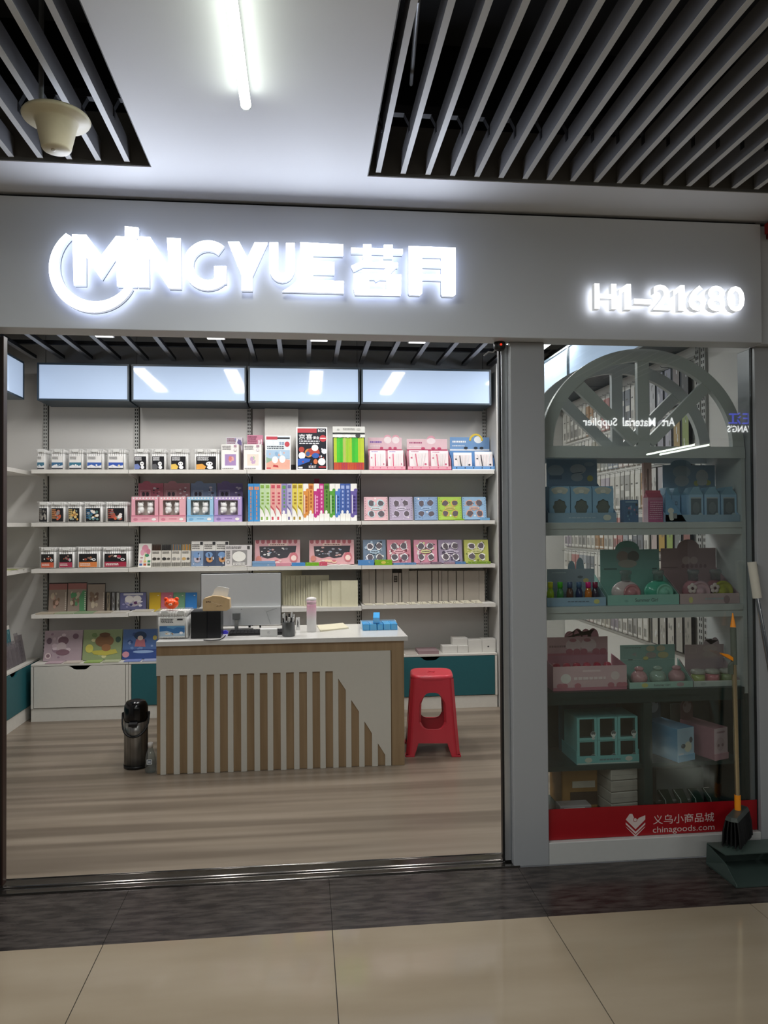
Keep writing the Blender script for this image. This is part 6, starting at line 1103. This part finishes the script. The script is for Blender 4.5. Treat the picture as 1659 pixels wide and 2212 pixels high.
# lower right bay
z0=.3908
for i,(p0,p1,c,cl,l,ex) in enumerate(((1457,1504,'#84b8dc','#6ca2c8','long pale blue box with a cream spot print in the lower right bay',[('e',.62,.42,.22,.16,'#cfcda4'),('e',.34,.46,.13,.07,'#1c2c38'),('e',.8,.62,.1,.09,'#1c2c38'),('r',.1,.1,.34,.26,'#b0b8c8')]),(1537,1576,'#cc9ea8','#b4848e','long dusky pink box behind the broom pole in the lower right bay',[('e',.45,.5,.3,.2,'#b88a90'),('e',.3,.46,.08,.05,'#7a4450'),('e',.6,.46,.08,.05,'#7a4450')]))):
    q0,q1,zt=span(p0,p1,1572,1640,3.345); a=(q1-q0)/2; h=zt-z0; t=thing('long_box',l,'box',((q0+q1)/2,3.342,z0),rz=R(20)); g=G(); g.box(-a,a,0,.2,0,h,mat(cl,.4)); g.build('carton',t,.001); art(t,'printed_front',-a,a,0,h,0,[('r',0,0,1,1,c)]+lines(.2,.8,.82,.92,1,'#88b4d8' if i==0 else '#8a4c5c',30+i)+ex)
    G().box(-a*1.0,a,-.005,-.001,0,h*.2,mat(c,.4)).build('front_lip',t)
    G().prism([(-a*.9,h+.0005),(a*.9,h+.0005),(a*.9,h+.055)]+arc(0,h+.055,a*.9,0,180,12,.045)+[(-a*.9,h+.055)],.196,.2,mat('#56707c' if i==0 else '#8a686c',.4)).build('header_board',t)
    art(t,'header_print',-a*.8,a*.8,h+.02,h+.095,.196,[('e',.5,.5,.4,.4,'#8aa0ac' if i==0 else '#a88488'),('e',.3,.62,.12,.1,'#1c2830' if i==0 else '#7a4c54'),('e',.72,.78,.12,.1,'#1c2830' if i==0 else '#7a4c54')])
t=thing('header_card','pale card lettered NIMAL between the long boxes in the lower right bay','card',(at(1478,1530,3.52).x,3.56,z0)); G().box(-.05,.05,0,.003,0,.21,mat('#5a6660',.5)).build('card',t); art(t,'lettering',-.045,.045,.14,.2,0,[('t','NIMAL',.1,.2,.9,.7,'#1c2420')])
for i in range(4):
    x=at(1432+32*i,1735,3.42).x; t=thing('film_packet','clear film packet on the base of the lower right bay, '+('leftmost','second from left','third from left','rightmost')[i],'packet',(x,3.335,.1660),lean=R(52),group='film packets in the lower right bay'); G().box(-.026,.026,0,.006,0,.11,mat('#24382f',.1,clear=1.0)).build('packet',t); G().tube([(-.024,-.003,.004),(-.01,-.004,.05),(-.022,-.003,.104)],.0016,mat('#c0c4c0',.2),6).build('film_fold',t)
scarton('dark film-wrapped carton standing upright in the lower right bay',1418,1520,1660,1740,.1608,3.44,.1,'#2c3430',[('r',.04,.06,.7,.1,'#9a9c98'),('r',.76,.24,.86,.28,'#b8bab6')],cat='box')
PALE=0.0
# ================================================================== cleaning things in front of the window
gold=mat('#d8c8a4',.2,.9); grey=mat('#5c6459',.45); orange=mat('#ff9a1c',.4)
t=thing('broom','broom with a golden pole, grey-green grip and orange fittings leaning at the window','broom',(at(1585,1770,3.2).x,3.166,0)); bx=t.location.x
pz=lambda py:at(1585,py,3.205).z
tx=at(1582,1420,3.225).x-bx
def pp(py): f=(py-1330)/(1760-1330.); return (tx*(1-f), .051*(1-f), at(1583,py,3.2+.024*(1-f)).z)
G().tube([pp(1755),pp(1410)],.011,gold,12).build('pole',t); G().tube([pp(1434),pp(1356)],.0135,grey,14).build('grip',t); G().tube([pp(1354),pp(1345),pp(1334),pp(1324)],[.0125,.0095,.005,.0025],orange,12).build('hanging_tip',t)
h=pp(1424); g=G(); g.prism([(h[0]-.01,h[2]-.004),(h[0]-.062,h[2]+.026),(h[0]-.064,h[2]+.033),(h[0]-.03,h[2]+.026),(h[0]-.01,h[2]+.012)],h[1]-.012,h[1]+.006,orange); g.build('hook_clip',t)
h=pp(1440); G().prism([(h[0]-.026,h[2]-.03),(h[0]-.011,h[2]-.03),(h[0]-.011,h[2]+.025),(h[0]-.026,h[2]+.01)],h[1]-.012,h[1]+.008,grey).build('clip_body',t)
G().tube([pp(1762),pp(1712)],.0135,orange,14).build('pole_socket',t)
ang=math.atan2(.12,.115); zc_=.205; M=Matrix.Translation((pp(1765)[0]-.012,-.015,zc_))@Matrix.Rotation(ang*.95,4,'Z')
g=G(); g.poly([(-.09,-.028,0),(.09,-.028,0),(.1,0,0),(.09,.028,0),(-.09,.028,0),(-.1,0,0),(-.085,-.022,.018),(.085,-.022,.018),(.094,0,.018),(.085,.022,.018),(-.085,.022,.018),(-.094,0,.018)],[(5,4,3,2,1,0),(6,7,8,9,10,11),(0,1,7,6),(1,2,8,7),(2,3,9,8),(3,4,10,9),(4,5,11,10),(5,0,6,11)],mat('#454c48',.4)); g.xform(M); g.build('head',t,.002)
g=G(); rr=random.Random(3)
for i in range(150):
    u=-.088+.176*(i%30)/29; v=-.024+.048*(i//30)/4; f=1.08
    g.tube([(u,v,-.001),(u*f+rr.uniform(-.003,.003),v*1.35,-.045),(u*f*1.02+rr.uniform(-.005,.005),v*1.5,-.106+rr.uniform(-.004,.004))],.0036,mat('#0d0e10',.6),5)
g.xform(M); o=g.build('bristles',t); o['kind']='stuff'
# dustpan
a_=onz(1591,1919,0); b_=onz(1524,1866,0); W_=.31
t=thing('dustpan','dark green long-handled dustpan on the floor at the right end of the window','dustpan',(a_.x,a_.y,0)); ux=b_.x-a_.x; uy=b_.y-a_.y-.005; dm=mat('#3a4844',.4,n=.08); e=.004
g=G(); g.poly([(0,0,.001),(W_,0,.001),(W_-ux,uy,.001),(ux,uy,.001),(0,0,.005),(W_,0,.005),(W_-ux,uy,.008),(ux,uy,.008)],[(3,2,1,0),(4,5,6,7),(0,1,5,4),(1,2,6,5),(2,3,7,6),(3,0,4,7)],dm); g.build('pan_floor',t)
h=.09
for s in (0,1):
    X=lambda x:(x if not s else W_-x); k=(1 if not s else -1)
    g=G(); P=[(X(0),0,.0051),(X(ux),uy,.0081),(X(ux+.004),uy,h),(X(ux*.35+.012),uy*.45,h*.62),(X(.001),.004,.012)]; Q=[(p[0]+k*.004,p[1],p[2]) for p in P]
    g.poly(P+Q,[(0,1,2,3,4),(9,8,7,6,5)]+[(i,5+i,5+(i+1)%5,(i+1)%5) for i in range(5)],dm); g.build('side_wall',t)
g=G(); g.box(ux+.008,W_-ux-.008,uy-.004,uy,.009,h,dm); g.poly([(ux+.005,uy,h+.0005),(W_-ux-.005,uy,h+.0005),(W_-ux-.03,uy-.095,h-.012),(ux+.035,uy-.095,h-.012),(ux+.005,uy,h+.005),(W_-ux-.005,uy,h+.005),(W_-ux-.03,uy-.095,h-.008),(ux+.035,uy-.095,h-.008)],[(0,1,2,3),(7,6,5,4),(0,4,5,1),(1,5,6,2),(2,6,7,3),(3,7,4,0)],mat('#46544f',.4)); g.build('rear_hood',t)
# silver pole with a white grip, its foot outside the photograph
f=Vector((at(1739,1840,3.0).x,3.0,.012)); p1=at(1636,1292,3.19); p0=at(1624,1214,3.205); d=(p0-p1).normalized()
k=(p1.z-f.z)/(p1.z-p0.z); 
t=thing('mop_pole','slanting silver pole with a white grip leaning on the right pier','pole',(f.x,f.y,0)); L=lambda v:tuple(v-Vector((f.x,f.y,0)))
G().tube([L(f),L(p1)],.0095,mat('#c8cacc',.12,1.0),14).build('pole',t); G().tube([L(p1),L(p0)],.0195,mat('#d2cdc0',.5),16).build('grip',t); G().tube([L(Vector((f.x,f.y,.001))),L(f+Vector((-.001,0,.02)))],.012,BLACK,10).build('foot_cap',t)
